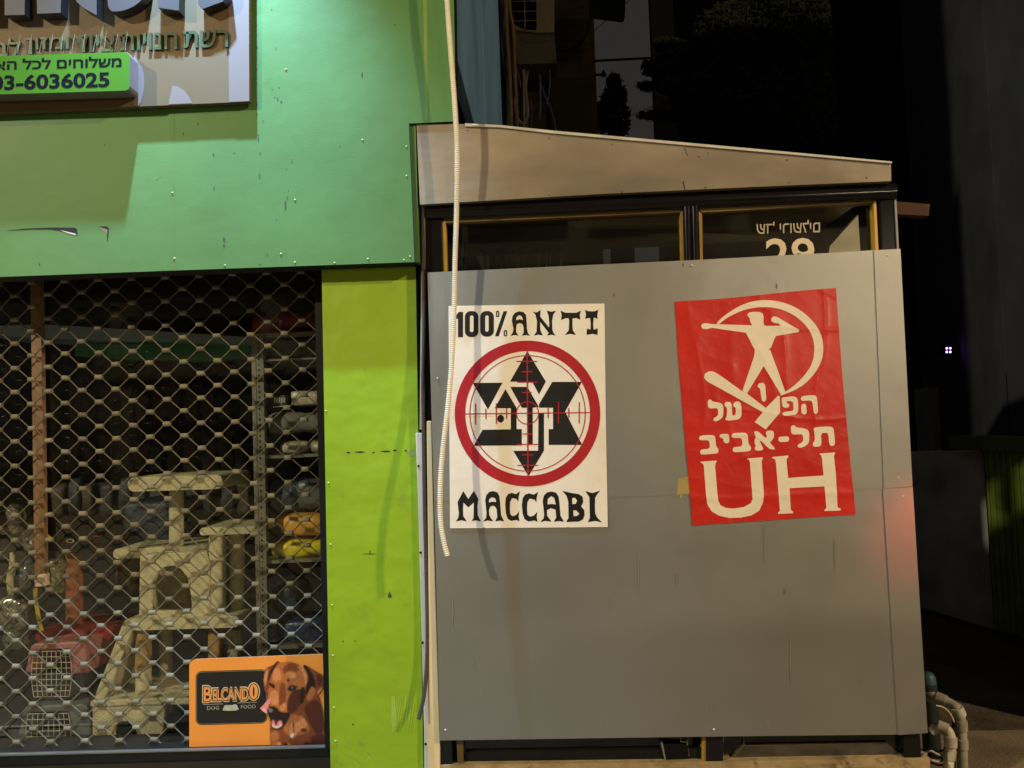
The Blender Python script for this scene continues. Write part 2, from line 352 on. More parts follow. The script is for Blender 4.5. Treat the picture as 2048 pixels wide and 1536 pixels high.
for x, y in [(652, 822), (657, 966), (661, 1089), (664, 1210), (666, 1311), (668, 1415), (671, 1482)]: rivet(x, y, 0.0)
mb = MB(); YB = 0.20                          # dark frame round the shutter
mb.poly([(628, 530), (645, 530), (666, 1500), (650, 1500)], 0.10, DARKTRIM, back=0.26)
mb.build('shutter_guide', shop)
mb = MB(); mb.poly([(-300, 1520), (658, 1496), (662, 1512), (-300, 1540)], 0.11, DARKTRIM, back=0.30)
mb.poly([(-300, 1540.5), (662, 1512.5), (664, 1720), (-300, 1750)], 0.125, mat('sill_dark', (0.02, 0.018, 0.016), 0.4, var=0.3), back=0.30)
mb.poly([(-300, 1517.5), (658, 1493.5), (658.4, 1496), (-300, 1520)], 0.108, mat('worn_sill_edge', (0.12, 0.12, 0.115), 0.35), back=0.13)
mb.build('sill', shop)
# side wall of the shop going back, teal cladding in two sheets
mb = MB()
def vwall(b, xa, Ya, xb, Yb, m, ztop=7.0, zb=0.0, y=150, th=0.04):
    a = P(xa, y, Ya); c = P(xb, y, Yb)
    b.hexa([(a.x, a.y, zb), (c.x, c.y, zb), (c.x, c.y, ztop), (a.x, a.y, ztop), (a.x - th, a.y, zb), (c.x - th, c.y, zb), (c.x - th, c.y, ztop), (a.x - th, a.y, ztop)], m)
zt0 = P(940, 246, 0.9).z - 0.05
vwall(mb, 909, -0.03, 966, 1.5, TEAL, zb=zt0); vwall(mb, 969, 1.52, 1001, 2.6, TEAL, zb=zt0)
mb.build('side_cladding', shop)
mb = MB()                                      # the body of the building behind the front
a = P(905, 0, 0.2)
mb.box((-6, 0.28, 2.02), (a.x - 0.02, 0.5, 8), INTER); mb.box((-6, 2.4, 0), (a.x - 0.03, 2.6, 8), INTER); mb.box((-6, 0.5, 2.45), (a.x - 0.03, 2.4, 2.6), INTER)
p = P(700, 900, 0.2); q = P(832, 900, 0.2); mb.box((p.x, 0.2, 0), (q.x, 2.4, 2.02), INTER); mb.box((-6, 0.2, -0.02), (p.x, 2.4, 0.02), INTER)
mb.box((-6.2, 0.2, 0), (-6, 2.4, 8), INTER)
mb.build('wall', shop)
# window glass behind the grille
mb = MB(); mb.poly([(-300, 540), (660, 525), (680, 1500), (-300, 1520)], 0.265, SHOPGL)
mb.build('window_pane', shop)

# ------------------------------------------------------------------ rolling link grille
grille = thing('link_grille', 'galvanised rolling link grille pulled down over the shop window', 'shutter', P(330, 1500, YB))
u = P(130.6, 708, YB); px_, pz_ = 35.05 * S(YB) * 1.006, 50.3 * S(YB)
xl = P(0, 1000, YB).x - 0.25; xr = P(638, 560, YB).x + 0.012; zt = P(300, 490, YB).z; zb_ = P(300, 1512, YB).z
i0 = math.floor((xl - u.x) / px_); i1 = math.floor((xr - u.x) / px_)
skx = 0.0
def node(i, k2): return Vector((u.x + i * px_, YB, u.z + k2 * pz_ / 2))
k_lo = int((zb_ - u.z) / (pz_ / 2)) - 1; k_hi = int((zt - u.z) / (pz_ / 2)) + 2
hw = 0.0115; hz = 0.0045
for k in range(k_lo, k_hi):
    pts = []
    jit = 0.0015
    for i in range(i0, i1 + 2):
        kk = k if (i + k) % 2 == 0 else k + 1
        n_ = node(i, kk); up = hz if kk == k + 1 else -hz
        dz = -up
        random.seed(i * 31 + kk); j = Vector((random.uniform(-jit, jit), 0, random.uniform(-jit, jit)))
        pts += [n_ + j + Vector((-hw, 0, dz * 0.6)), n_ + j + Vector((hw, 0, dz * 0.6))]
    pts = [q for q in pts if q.x < xr + 0.02 and zb_ - 0.05 < q.z < zt + 0.06]
    if len(pts) > 2:
        b = MB(); b.tube(pts, 0.0027, STEEL, 6); b.build('lattice_rod', grille)
clips = []
for k in range(k_lo, k_hi + 1):
    for i in range(i0, i1 + 1):
        if (i + k) % 2: continue
        n_ = node(i, k); random.seed(i * 31 + k); n_ = n_ + Vector((random.uniform(-.0015, .0015), -0.001, random.uniform(-.0015, .0015)))
        if n_.z < zb_ - 0.02 or n_.z > zt + 0.03 or n_.x > xr: continue
        clips.append((n_, random.uniform(-0.06, 0.06)))
def clipmesh(b, n_, rot):
    h = 0.0145; d = Vector((h, 0, h * rot))
    b.tube([n_ - d, n_ - d * 0.93, n_ + d * 0.93, n_ + d], [0.0092, 0.0102, 0.0102, 0.0092], CLIPM, 8)
clips.sort(key=lambda c: (c[0] - CAM).length)
for n_, r_ in clips[:100]:
    b = MB(); clipmesh(b, n_, r_); b.build('link_clip', grille)
b = MB()
for n_, r_ in clips[100:]: clipmesh(b, n_, r_)
tag(b.build('link_clips', grille), kind='stuff')

# ------------------------------------------------------------------ shop sign
YS = YF - 0.036
sign = thing('shop_sign', 'beige shop name board with white edge strip and raised dark and green letters', 'sign', P(250, 205, YF))
SB = mat('beige_sign_print', (0.145, 0.105, 0.06), 0.6, var=0.06, vscale=4, spec=0.2)
SW = mat('white_sign_print', (0.20, 0.17, 0.165), 0.6, var=0.03, spec=0.2)
mb = MB()
mb.poly([(-330, -420), (498, -420), (499, 203), (-330, 240)], YS, SB, back=YF - 0.012)
mb.poly([(456, -60), (497.5, -60), (498.5, 202), (458, 204)], YS - 0.0015, SW)
mb.poly(chaikin([(262, 100), (276, 122), (287, 140), (289, 165), (286, 190), (280, 211), (265, 211.6), (272, 190), (276, 170), (272, 140)]), YS - 0.0012, SW)
mb.poly([(345, 170), (358, 174), (370, 182), (379, 195), (384, 206.5), (337, 208.5), (341, 188)], YS - 0.0012, SW)
mb.build('backing_board', sign)
LF = mat('letter_front_grey', (0.05, 0.05, 0.06), 0.5, var=0.1, spec=0.3); LS = mat('letter_side_black', (0.012, 0.012, 0.014), 0.3)
YLF = YS - 0.05
for pts in ([(-60, -120), (-20, -120), (-22, 33), (-58, 34)],
            [(8, -140), (50, -140), (49, 30), (9, 31)], [(70, -140), (126, -140), (121, 26), (74, 28)],
            [(150, -140), (192, -140), (193, 31), (166, 16), (152, 3)],
            chaikin([(210, -140), (300, -140), (296, -20), (284, 0), (268, 13), (246, 22), (222, 24), (214, 10)], 2),
            [(318, -140), (360, -140), (358, 22), (316, 16)],
            [(400, -100), (440, -140), (455, -10), (446, 3), (405, 18), (396, 8)]):
    b = MB(); b.poly(pts, YLF, LF, back=YS - 0.002, mside=LS); b.build('large_letter', sign, 0.0015)
GLF = mat('green_letter_face', (0.016, 0.045, 0.010), 0.5)
for w_, x0, x1, y0 in (('\u05ea\u05e9\u05e8', 367, 456, 60), ('\u05ea\u05d5\u05d9\u05d5\u05e0\u05d7', 240, 354, 65), ('\u05d3\u05d5\u05d9\u05e6', 148, 228, 69), ('\u05df\u05d5\u05d6\u05de\u05d5', 53, 137, 73), ('\u05d1\u05dc', -12, 41, 76)):
    b = MB(); text(b, w_, (x0, y0 + 2, x1, y0 + 36), YS - 0.010, GLF, skew=-0.03, back=YS - 0.001, offset=0.012); b.build('green_lettering', sign)
# small green delivery sign fixed in front
YD = YS - 0.075
dsign = thing('delivery_sign', 'small bright green box sign with black phone number below the letters', 'sign', P(130, 190, YS))
DG = mat('bright_green_sign_face', (0.062, 0.20, 0.018), 0.7, var=0.04, spec=0.1); DS = mat('grey_sign_edge', (0.17, 0.16, 0.18), 0.4)
mb = MB()
face = rr(-330, 104, 259, 181, 9, 5, -0.030)
mb.poly([(x, y + 17.5 - 0.0) for x, y in face], YD, DG, back=YS - 0.012, mside=DS)
mb.build('sign_box', dsign)
mb = MB(); DK = mat('sign_black_print', (0.008, 0.008, 0.014), 0.8, spec=0.05)
text(mb, '\u05e5\u05e8\u05d0\u05d4 \u05dc\u05db\u05dc \u05dd\u05d9\u05d7\u05d5\u05dc\u05e9\u05de', (-48, 119.5, 243, 147.5), YD - 0.001, DK, skew=-0.027, offset=0.022)
text(mb, '03-6036025', (-18, 151, 219, 181.5), YD - 0.001, DK, skew=-0.032, offset=0.028)
mb.build('lettering', dsign)
spk = thing('bird_spikes', 'row of thin wire bird spikes standing on top of the green delivery sign', 'bird spikes', P(120, 108, YD + 0.01))
SPK = mat('spike_wire', (0.3, 0.26, 0.2), 0.4, metal=0.5)
random.seed(11)
mb = MB(); mb.poly([(-60, 116), (255, 107), (255, 104.5), (-60, 113.5)], YD + 0.03, mat('clear_spike_base', (0.45, 0.42, 0.36), 0.4), back=YD + 0.06)
mb.build('base_strip', spk)
for i in range(13):
    x = -8 + i * 21.5; y = 114 - 0.03 * x - (2 if x > 0 else 0)
    for dx, dy, yo in ((2, -15, 0.0), (7, -40, 0.04)):
        if i == 4 and dy == -16: dx, dy = 8, -38
        a = P(x, y - 2, YD + 0.02 + yo * 0.4); bb = P(x + dx + random.uniform(-2, 2), y + dy + random.uniform(-6, 6), YD + 0.01 + yo)
        b = MB(); b.tube([a, bb], [0.0009, 0.0005], SPK, 5); b.build('spike', spk)

# ------------------------------------------------------------------ glazed entrance booth
YK = -0.03
booth = thing('entrance_booth', 'glazed entrance booth with black frame, beige sloping roof and house number', 'booth', P(1320, 1540, YK))
mb = MB()
mb.poly([(833, 248), (918, 248), (1000, 252), (1100, 263), (1300, 281), (1500, 299), (1782, 325.5), (1782.5, 362), (1500, 374), (1200, 388), (840, 409)], -0.075, BEIGE, back=0.9)
dabs(mb, [(935, 261, 3, 3, 61), (1098, 276, 3, 3, 62), (1224, 289, 3, 3, 63), (1398, 313, 3, 3, 64), (1416, 306, 3, 3, 65), (1574, 320, 4, 4, 66), (1098, 390, 3, 3, 67), (1244, 384, 3.4, 3.4, 68), (1411, 375, 4, 3, 69), (1578, 365, 4, 3, 70), (1733, 355, 4, 4, 71)], -0.0756, RUST)
mb.poly([(1365, 363), (1367, 362), (1371, 378), (1369, 380)], -0.0757, RUST); mb.poly([(1368, 296), (1370, 296), (1376, 311), (1375, 312)], -0.0757, CHIP)
mb.build('roof_fascia', booth)
mb = MB()
mb.poly([(930, 246.5), (1000, 250), (1100, 260.5), (1300, 278.5), (1500, 296.5), (1784, 323), (1784, 326.5), (1500, 301.5), (1300, 283.8), (1100, 266), (1000, 254.5), (930, 252.5)], -0.083, RIM, back=0.92)
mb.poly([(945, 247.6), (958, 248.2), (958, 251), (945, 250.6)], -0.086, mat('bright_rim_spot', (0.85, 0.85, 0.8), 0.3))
mb.build('roof_flashing', booth)
def bar(b, a, c, r, m, sq=0.7, n=14): b.tube([a, c], r, m, n, True, sq)
s_ = S(YK)
mb = MB(); bar(mb, P(852, 423, YK + 0.0), P(1790, 383, YK + 0.0), 17 * s_, BLACKG); mb.build('top_rail', booth)
mb = MB(); mb.poly([(836, 405), (884, 405), (909, 1700), (862, 1700)], YK + 0.002, BLACKG, back=0.05)
mb.build('post', booth, 0.006)
mb = MB(); mb.poly([(1757, 380), (1787, 378), (1853, 1700), (1817, 1700)], YK + 0.002, BLACKG, back=0.05)
mb.build('post', booth, 0.006)
mb = MB(); mb.poly([(1787.6, 366), (1791, 366), (1812, 760), (1808, 760)], YK + 0.001, mat('grey_side_edge', (0.25, 0.25, 0.24), 0.4), back=0.06); mb.build('side_edge', booth)
mb = MB()
for xx in (1373, 1389): bar(mb, P(xx, 408, YK), P(xx + 8, 700, YK), 8.4 * s_, BLACKG, 0.9)
mb.build('mullion', booth)
mb = MB(); mb.poly([(1412, 1460), (1446, 1459), (1448, 1700), (1413, 1700)], YK, BLACKG, back=0.05); mb.build('mullion', booth, 0.004)
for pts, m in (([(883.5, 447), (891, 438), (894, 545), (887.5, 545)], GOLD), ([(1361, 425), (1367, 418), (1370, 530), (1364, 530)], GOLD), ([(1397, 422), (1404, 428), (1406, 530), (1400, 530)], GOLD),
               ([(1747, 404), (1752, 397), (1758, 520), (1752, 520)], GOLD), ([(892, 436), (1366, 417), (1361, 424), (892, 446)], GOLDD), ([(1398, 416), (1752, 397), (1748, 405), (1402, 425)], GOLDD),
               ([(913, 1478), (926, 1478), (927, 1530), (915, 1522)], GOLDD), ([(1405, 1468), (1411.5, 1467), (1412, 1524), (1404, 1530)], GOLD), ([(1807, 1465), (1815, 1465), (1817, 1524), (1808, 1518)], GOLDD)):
    b = MB(); b.poly(pts, YK + 0.008, m, back=0.02); b.build('glazing_bead', booth)
mb = MB(); mb.poly([(886, 430), (1368, 410), (1385, 1500), (915, 1510)], 0.012, BOOTHGL); mb.build('glass_pane', booth)
mb = MB(); mb.poly([(1394, 410), (1758, 390), (1815, 1500), (1410, 1510)], 0.012, BOOTHGL); mb.build('glass_pane', booth)
mb = MB(); NUM = mat('cream_number_vinyl', (0.66, 0.56, 0.40), 0.5, var=0.05); NUM2 = mat('faded_text_vinyl', (0.42, 0.37, 0.25), 0.5, var=0.06)
text(mb, '\u05dd\u05d9\u05dc\u05e9\u05d5\u05e8\u05d9 \'\u05d3\u05e9', (1513, 443, 1640, 468), 0.010, NUM2, skew=-0.028, mirror=True, offset=0.004)
text(mb, '29', (1531, 477, 1629, 545), 0.010, NUM, skew=-0.02, offset=0.012)
mb.build('house_number', booth)
# back and inside of the booth
mb = MB()
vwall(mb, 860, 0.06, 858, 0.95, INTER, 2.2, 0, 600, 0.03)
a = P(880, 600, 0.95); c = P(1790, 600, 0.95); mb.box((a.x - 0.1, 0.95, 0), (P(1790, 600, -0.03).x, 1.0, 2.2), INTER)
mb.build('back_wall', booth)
INB = mat('glass_reflection_grey', (0.55, 0.52, 0.42), 0.6, var=0.2); INC = mat('booth_cable_grey', (0.45, 0.42, 0.36), 0.6, var=0.25)  # pale beams and cables stand in for streaks reflected in the glass
b = MB(); b.poly([(1110, 436), (1366, 424), (1366, 450), (1180, 452)], 0.30, INB, back=0.36); b.build('beam_reflection', booth)
b = MB(); b.poly([(1130, 448), (1420, 466), (1560, 474), (1420, 480), (1366, 478), (1250, 462)], 0.62, INB, back=0.68); b.build('beam_reflection', booth)
b = MB(); b.poly([(1660, 492), (1716, 430), (1722, 520), (1655, 520)], 0.5, INB, back=0.55); b.build('side_glass_edge', booth)
random.seed(5)
for i, x in enumerate((962, 990, 1006, 1022, 1034, 1048, 1070, 1081, 1096, 1117, 1121)):
    b = MB(); b.tube(cr([P(x, 430, 0.8), P(x + random.uniform(-4, 10), 470, 0.8), P(x + random.uniform(0, 16), 545, 0.8)], 5), random.choice((0.004, 0.006, 0.008)), INC if i % 3 else mat('cable_reflection_pale', (0.85, 0.75, 0.5), 0.5), 6)
    b.build('cable', booth)
b = MB(); b.poly([(960, 499), (1130, 492), (1130, 502), (1010, 506), (970, 508)], 0.74, BLACK, back=0.78); b.build('cable_tray', booth)
# lower door panels
mb = MB(); mb.poly([(918, 1470), (1408, 1466), (1408, 1521), (918, 1527)], 0.03, BLACK, back=0.05); mb.poly([(930, 1505), (1404, 1497), (1404, 1524), (930, 1527)], -0.005, DARKTRIM, back=0.03); mb.build('lower_panel', booth)
mb = MB(); mb.poly([(1450, 1466), (1806, 1462), (1806, 1516), (1450, 1521)], 0.03, BLACK, back=0.05)
mb.poly([(1455, 1520), (1487, 1491), (1775, 1486), (1800, 1510)], 0.0, mat('worn_black_frame', (0.05, 0.043, 0.035), 0.45, var=0.5, vscale=14), back=0.03)
mb.poly([(1466, 1513), (1487, 1491), (1775, 1485.5), (1775, 1487), (1488, 1492.6), (1468, 1514)], -0.001, GOLDD)
mb.poly([(1486, 1468), (1488.5, 1468), (1489, 1491), (1486.5, 1491)], -0.001, GOLDD); mb.build('lower_panel', booth)
b = MB(); b.poly([(1321, 1487), (1376, 1490), (1378, 1517), (1331, 1520)], -0.012, BLACK, back=0.01); b.poly([(1321, 1484), (1325, 1484), (1332, 1519), (1329, 1519)], -0.014, GALV, back=0.01); b.build('lock_box', booth)
b = MB(); b.tube([P(1360, 1474, -0.01), P(1362, 1483, -0.02), P(1374, 1485, -0.02), P(1375, 1475, -0.01), P(1375, 1490, -0.01), P(1378, 1512, -0.01)], 0.002, GALV, 6); b.build('latch_wire', booth)
mb = MB(); mb.poly([(868, 1531), (918, 1530), (1410, 1524), (1810, 1517), (1860, 1516), (1862, 1720), (868, 1720)], -0.035, STONE, back=0.14)
mb.build('threshold', booth, 0.004)

# ------------------------------------------------------------------ grey sheets screwed over the booth
YP = -0.056
hoard = thing('hoarding_panel', 'plain grey aluminium sheets screwed over the front of the booth', 'panel', P(1340, 1478, YP))
mb = MB(); mb.poly([(855, 545), (1100, 533.5), (1380, 520.5), (1655, 506), (1752, 500), (1774, 977), (1385, 989.5), (1216, 994.5), (868, 1003)], YP, PANEL, back=YP + 0.0012)
mb.build('upper_sheet', hoard)
mb = MB(); mb.poly([(868, 999), (1216, 990), (1774, 973), (1800, 1469), (1350, 1474), (880, 1481)], YP + 0.0015, PANEL, back=YP + 0.004)
mb.build('lower_sheet', hoard)
mb = MB(); mb.poly([(1748, 500.5), (1801, 497.5), (1825, 972.5), (1768, 977)], YP - 0.004, PANEL, back=YP + 0.02); mb.build('corner_flashing', hoard)
mb = MB(); mb.poly([(1766, 977.5), (1825.5, 973.5), (1855.5, 1466), (1797, 1470)], YP - 0.003, PANEL, back=YP + 0.02); mb.build('corner_flashing', hoard)
for x, y in [(1384, 531), (1775, 511), (1797, 956), (1806, 993), (1428, 1459), (891, 1460), (875, 757)]: rivet(x, y, YP - 0.003, 0.0045, hoard, RIM).name = 'screw'
DM = mat('panel_scuff', (0.12, 0.115, 0.1), 0.6); TP = mat('old_tape_patch', (0.36, 0.29, 0.10), 0.35)
b = MB(); dabs(b, [(1366, 530, 3, 12, 81), (1553, 572, 4, 14, 82), (1569, 1184, 4, 14, 83), (1597, 508, 12, 3, 84), (1228, 590, 3, 10, 85)], YP - 0.0006, DM); b.build('scuff', hoard)
random.seed(77); SC1 = mat('faint_scratch_pale', (0.5, 0.49, 0.46), 0.35, metal=0.6); SC2 = mat('faint_drip', (0.30, 0.29, 0.265), 0.5, metal=0.6)
b = MB()
for i in range(46):                            # fine scratches and dried drips on the sheets
    x = random.uniform(885, 1745); y = random.uniform(560, 1440); l_ = random.uniform(8, 42); a_ = random.uniform(-0.5, 0.5); w_ = random.uniform(0.5, 1.1)
    if i < 30: b.poly([(x, y), (x + w_, y), (x + w_ + l_ * a_, y + l_), (x + l_ * a_, y + l_)], YP - 0.0003 - i * 4e-6, SC1)
    else: b.poly([(x, y), (x + 2.2, y), (x + 2.6, y + l_ * 1.5), (x + 1.2, y + l_ * 2.4), (x, y + l_ * 1.5)], YP - 0.0003 - i * 4e-6, SC2)
b.build('scratches', hoard)
b = MB(); b.poly([(1357, 958), (1377, 952), (1381, 986), (1354, 990)], YP - 0.0004, TP); b.poly([(1360, 990), (1366, 990), (1358, 1001)], YP - 0.0003, TP); b.build('tape_remnant', hoard)

# ------------------------------------------------------------------ white poster
YW = YP - 0.0012
mb = MB()
mb.poly([(897, 612), (1209, 607), (1211.5, 830), (1215.5, 1054), (1050, 1055.5), (900, 1056.5)], YW, PAPER, back=YP - 0.0002)
dY = 0.00045
z1 = zf(880, 590, 5.689); z2 = zf(880, 670, 4.8); z3 = zf(880, 960, 5.689)
def ink(pts, z, m, lay=1, holes=(), smooth=0): mb.poly(z(chaikin(pts, smooth) if smooth else pts), YW - dY * lay, m, [z(chaikin(h, smooth) if smooth else h) for h in holes])
ink([(180, 235), (215, 192), (262, 192), (262, 480), (205, 480), (205, 270), (180, 270)], z1, INK)
ink(rr(283, 183, 438, 478, 66), z1, INK, holes=[rr(340, 232, 382, 422, 20)])
ink(rr(458, 183, 613, 474, 66), z1, INK, holes=[rr(514, 232, 554, 418, 20)])
ink(rr(637, 180, 675, 252, 16), z1, INK, holes=[rr(650, 194, 662, 238, 5)])
ink([(723, 185), (765, 185), (668, 470), (626, 470)], z1, INK)
ink(rr(725, 398, 764, 472, 16), z1, INK, holes=[rr(738, 412, 751, 459, 5)])
ink([(800, 465), (828, 430), (836, 390), (818, 290), (826, 240), (850, 205), (900, 185), (950, 195), (978, 225), (985, 290), (990, 390), (1000, 430), (1022, 465), (985, 456), (932, 463), (952, 430), (952, 370), (942, 335), (908, 318), (872, 335), (866, 380), (868, 425), (892, 463), (850, 456)], z1, INK, holes=[[(865, 288), (870, 252), (900, 230), (930, 240), (946, 285), (905, 275)]])
ink([(1058, 192), (1100, 198), (1145, 172), (1140, 245), (1240, 370), (1244, 330), (1236, 240), (1215, 178), (1265, 190), (1320, 178), (1288, 225), (1275, 300), (1278, 390), (1290, 428), (1316, 462), (1270, 452), (1218, 460), (1236, 430), (1138, 305), (1142, 400), (1170, 460), (1120, 452), (1068, 462), (1098, 418), (1104, 300), (1085, 220)], z1, INK)
ink([(1372, 178), (1425, 202), (1550, 202), (1605, 178), (1590, 225), (1595, 282), (1550, 262), (1508, 268), (1506, 330), (1510, 400), (1548, 455), (1480, 442), (1420, 455), (1466, 400), (1470, 300), (1464, 264), (1425, 265), (1378, 285), (1385, 230)], z1, INK)
ink([(1650, 170), (1690, 185), (1760, 185), (1803, 168), (1790, 220), (1792, 270), (1750, 258), (1742, 330), (1748, 395), (1795, 380), (1792, 455), (1735, 442), (1668, 455), (1672, 380), (1712, 395), (1715, 330), (1708, 260), (1652, 270), (1662, 220)], z1, INK)
# round emblem with the star, then the red circles and ticks printed over it
for pts in ([(838, 155), (1016, 447), (950, 570), (885, 448), (672, 448)], [(315, 460), (600, 458), (460, 715)],
            [(1078, 450), (1362, 450), (1200, 735), (1365, 1055), (1043, 1055), (1043, 903), (1085, 903), (1085, 698), (951, 698), (950, 665)],
            [(675, 498), (838, 498), (949, 690), (890, 698), (890, 1050), (843, 1050), (843, 698), (785, 698)],
            [(945, 748), (998, 748), (998, 1110), (850, 1355), (703, 1112), (942, 1110)],
            [(628, 520), (735, 700), (735, 903), (785, 903), (785, 1060), (325, 1062), (408, 910), (680, 905), (680, 703), (525, 703)], ell(582, 803, 33, 38)):
    ink(pts, z2, INK)
RI = REDINK
mb.poly(z2(ell(840, 754, 698, 700, 120)), YW - dY * 2, RI, [z2(ell(841, 753, 599, 598, 120))])
mb.poly(z2(ell(841, 752, 558, 559, 100)), YW - dY * 2, RI, [z2(ell(841, 752, 549, 550, 100))])
mb.poly(z2(ell(840, 749, 111, 111, 50)), YW - dY * 2, RI, [z2(ell(840, 749, 102, 102, 50))])
ink([(831, 158), (843, 158), (851, 1354), (839, 1354)], z2, RI, 3); ink([(243, 753), (1440, 740), (1440, 749), (243, 763)], z2, RI, 4)
for y, x0, x1 in ((253, 735, 933), (353, 782, 885), (453, 740, 935), (552, 787, 880), (950, 790, 888), (1050, 740, 940), (1151, 790, 893), (1251, 743, 943)): ink([(x0, y - 5), (x1, y - 5), (x1, y + 5), (x0, y + 5)], z2, RI, 2.5)
for x, y0, y1 in ((343, 658, 858), (441, 707, 806), (541, 655, 855), (640, 703, 803), (1038, 700, 800), (1137, 645, 850), (1237, 700, 795), (1337, 645, 848)): ink([(x - 5, y0), (x + 5, y0), (x + 5, y1), (x - 5, y1)], z2, RI, 2.5)
ink([(180, 470), (208, 430), (215, 380), (200, 250), (265, 125), (322, 215), (385, 122), (438, 215), (425, 300), (430, 400), (465, 470), (410, 458), (362, 468), (382, 425), (385, 255), (322, 312), (266, 255), (262, 330), (265, 410), (305, 470), (245, 458)], z3, INK)
A_ = [(490, 472), (525, 430), (530, 380), (515, 230), (528, 170), (560, 135), (605, 125), (650, 138), (675, 180), (685, 260), (695, 400), (730, 470), (680, 462), (628, 470), (652, 420), (645, 330), (625, 300), (600, 290), (570, 305), (558, 340), (560, 400), (605, 470), (545, 460)]
ink(A_, z3, INK, holes=[[(555, 255), (560, 215), (595, 195), (630, 210), (640, 250), (600, 245)]])
C_ = [(910, 128), (895, 190), (892, 248), (870, 215), (820, 205), (798, 250), (795, 330), (800, 390), (830, 412), (870, 395), (900, 355), (895, 420), (905, 468), (870, 455), (810, 465), (770, 440), (750, 380), (742, 280), (750, 200), (775, 160), (815, 145), (865, 160)]
ink(C_, z3, INK); ink([(932 + (x - 742) * 1.1, y + 6) for x, y in C_], z3, INK)
ink([(1140 + (x - 490) * 1.125, y + 5 + (25 if 285 < y < 310 and 560 < x < 640 else 0)) for x, y in A_], z3, INK, holes=[[(1222, 278), (1226, 215), (1265, 182), (1300, 205), (1318, 278), (1268, 272)]])
ink([(1392, 122), (1500, 148), (1580, 160), (1622, 190), (1630, 250), (1605, 300), (1640, 340), (1645, 400), (1625, 450), (1580, 472), (1435, 478), (1462, 430), (1460, 250), (1440, 180)], z3, INK, holes=[[(1503, 205), (1535, 200), (1560, 235), (1545, 270), (1505, 275)], [(1515, 345), (1550, 345), (1585, 385), (1560, 408), (1520, 412)]])
ink([(1652, 125), (1735, 148), (1825, 118), (1790, 160), (1765, 200), (1762, 300), (1765, 380), (1790, 430), (1845, 482), (1765, 465), (1682, 480), (1705, 430), (1702, 300), (1700, 195)], z3, INK)
def paper_w(x, z):
    n1 = noise.noise(Vector((x * 4.2, 3.1, z * 3.6))); r1 = (1 - abs(noise.noise(Vector((x * 5 + 9, 0.3, z * 2.2))))) ** 14
    return 0.0014 * (n1 * 0.5 + 0.5) + 0.0009 * r1
tag(wrinkle(mb.build('poster'), paper_w), 'white paper poster with black star emblem inside a red ring on grey sheets', 'poster')

# ------------------------------------------------------------------ red poster
mb = MB(); z4 = zf(1340, 570, 5.389); z5 = zf(1340, 780, 5.389)
mb.poly([(1349, 603.4), (1430, 598.5), (1500, 592), (1610, 580.5), (1671.6, 576), (1686, 770), (1700, 920), (1710.8, 1028.7), (1600, 1036), (1480, 1044), (1385.5, 1051), (1372, 900), (1358, 740)], YW, REDPAP, back=YP - 0.0002)
ci = CREAMINK
ink([(497, 415), (560, 350), (650, 285), (760, 220), (880, 178), (1000, 162), (1120, 168), (1240, 195), (1350, 240), (1450, 305), (1540, 390), (1600, 475), (1640, 570), (1652, 680), (1640, 790), (1595, 900), (1520, 1000), (1440, 1075), (1350, 1130), (1250, 1172), (1180, 1195), (1200, 1160), (1255, 1145), (1350, 1075), (1440, 985), (1510, 890), (1548, 790), (1558, 680), (1545, 590), (1510, 500), (1450, 420), (1370, 350), (1270, 290), (1160, 252), (1050, 238), (930, 242), (820, 262), (720, 298), (620, 350), (560, 395), (525, 425)], z4, ci, 1, smooth=1)
ink([(885, 435), (865, 400), (858, 360), (830, 325), (845, 300), (890, 290), (960, 290), (995, 305), (1008, 340), (1005, 400), (1015, 435), (1040, 442), (1190, 440), (1165, 415), (1120, 410), (1090, 390), (1088, 360), (1115, 338), (1150, 345), (1385, 480), (1392, 497), (1375, 510), (1140, 550), (1120, 590), (1090, 670), (1065, 695), (1085, 712), (1100, 760), (1160, 920), (1240, 1150), (1190, 1175), (1008, 875), (828, 1170), (780, 1140), (905, 770), (912, 700), (815, 515), (640, 490), (455, 462), (385, 478), (345, 468), (333, 440), (350, 418), (385, 412), (450, 422)], z4, ci, 2)
ink([(365, 1000), (375, 955), (420, 930), (465, 932), (510, 955), (775, 1143), (828, 1170), (1032, 1325), (1165, 1190), (1182, 1202), (1185, 1372), (1030, 1557), (912, 1477), (998, 1370), (400, 1040)], z4, ci, 3)
ink([(942, 1090), (955, 1060), (1000, 1052), (1025, 1075), (1030, 1150), (1038, 1240), (1015, 1260), (990, 1250), (978, 1180), (970, 1110), (950, 1108)], z4, ci, 1, smooth=1)
LM = [(405, 125), (415, 105), (440, 102), (455, 125), (530, 135), (565, 155), (575, 190), (572, 280), (545, 315), (495, 340), (468, 330), (468, 305), (505, 285), (520, 260), (515, 205), (500, 195), (430, 200), (410, 185)]
BT = [(660, 485), (680, 465), (800, 458), (835, 475), (840, 520), (848, 590), (870, 605), (872, 645), (850, 660), (690, 672), (675, 655), (675, 630), (690, 615), (780, 608), (775, 530), (755, 515), (680, 518), (662, 505)]
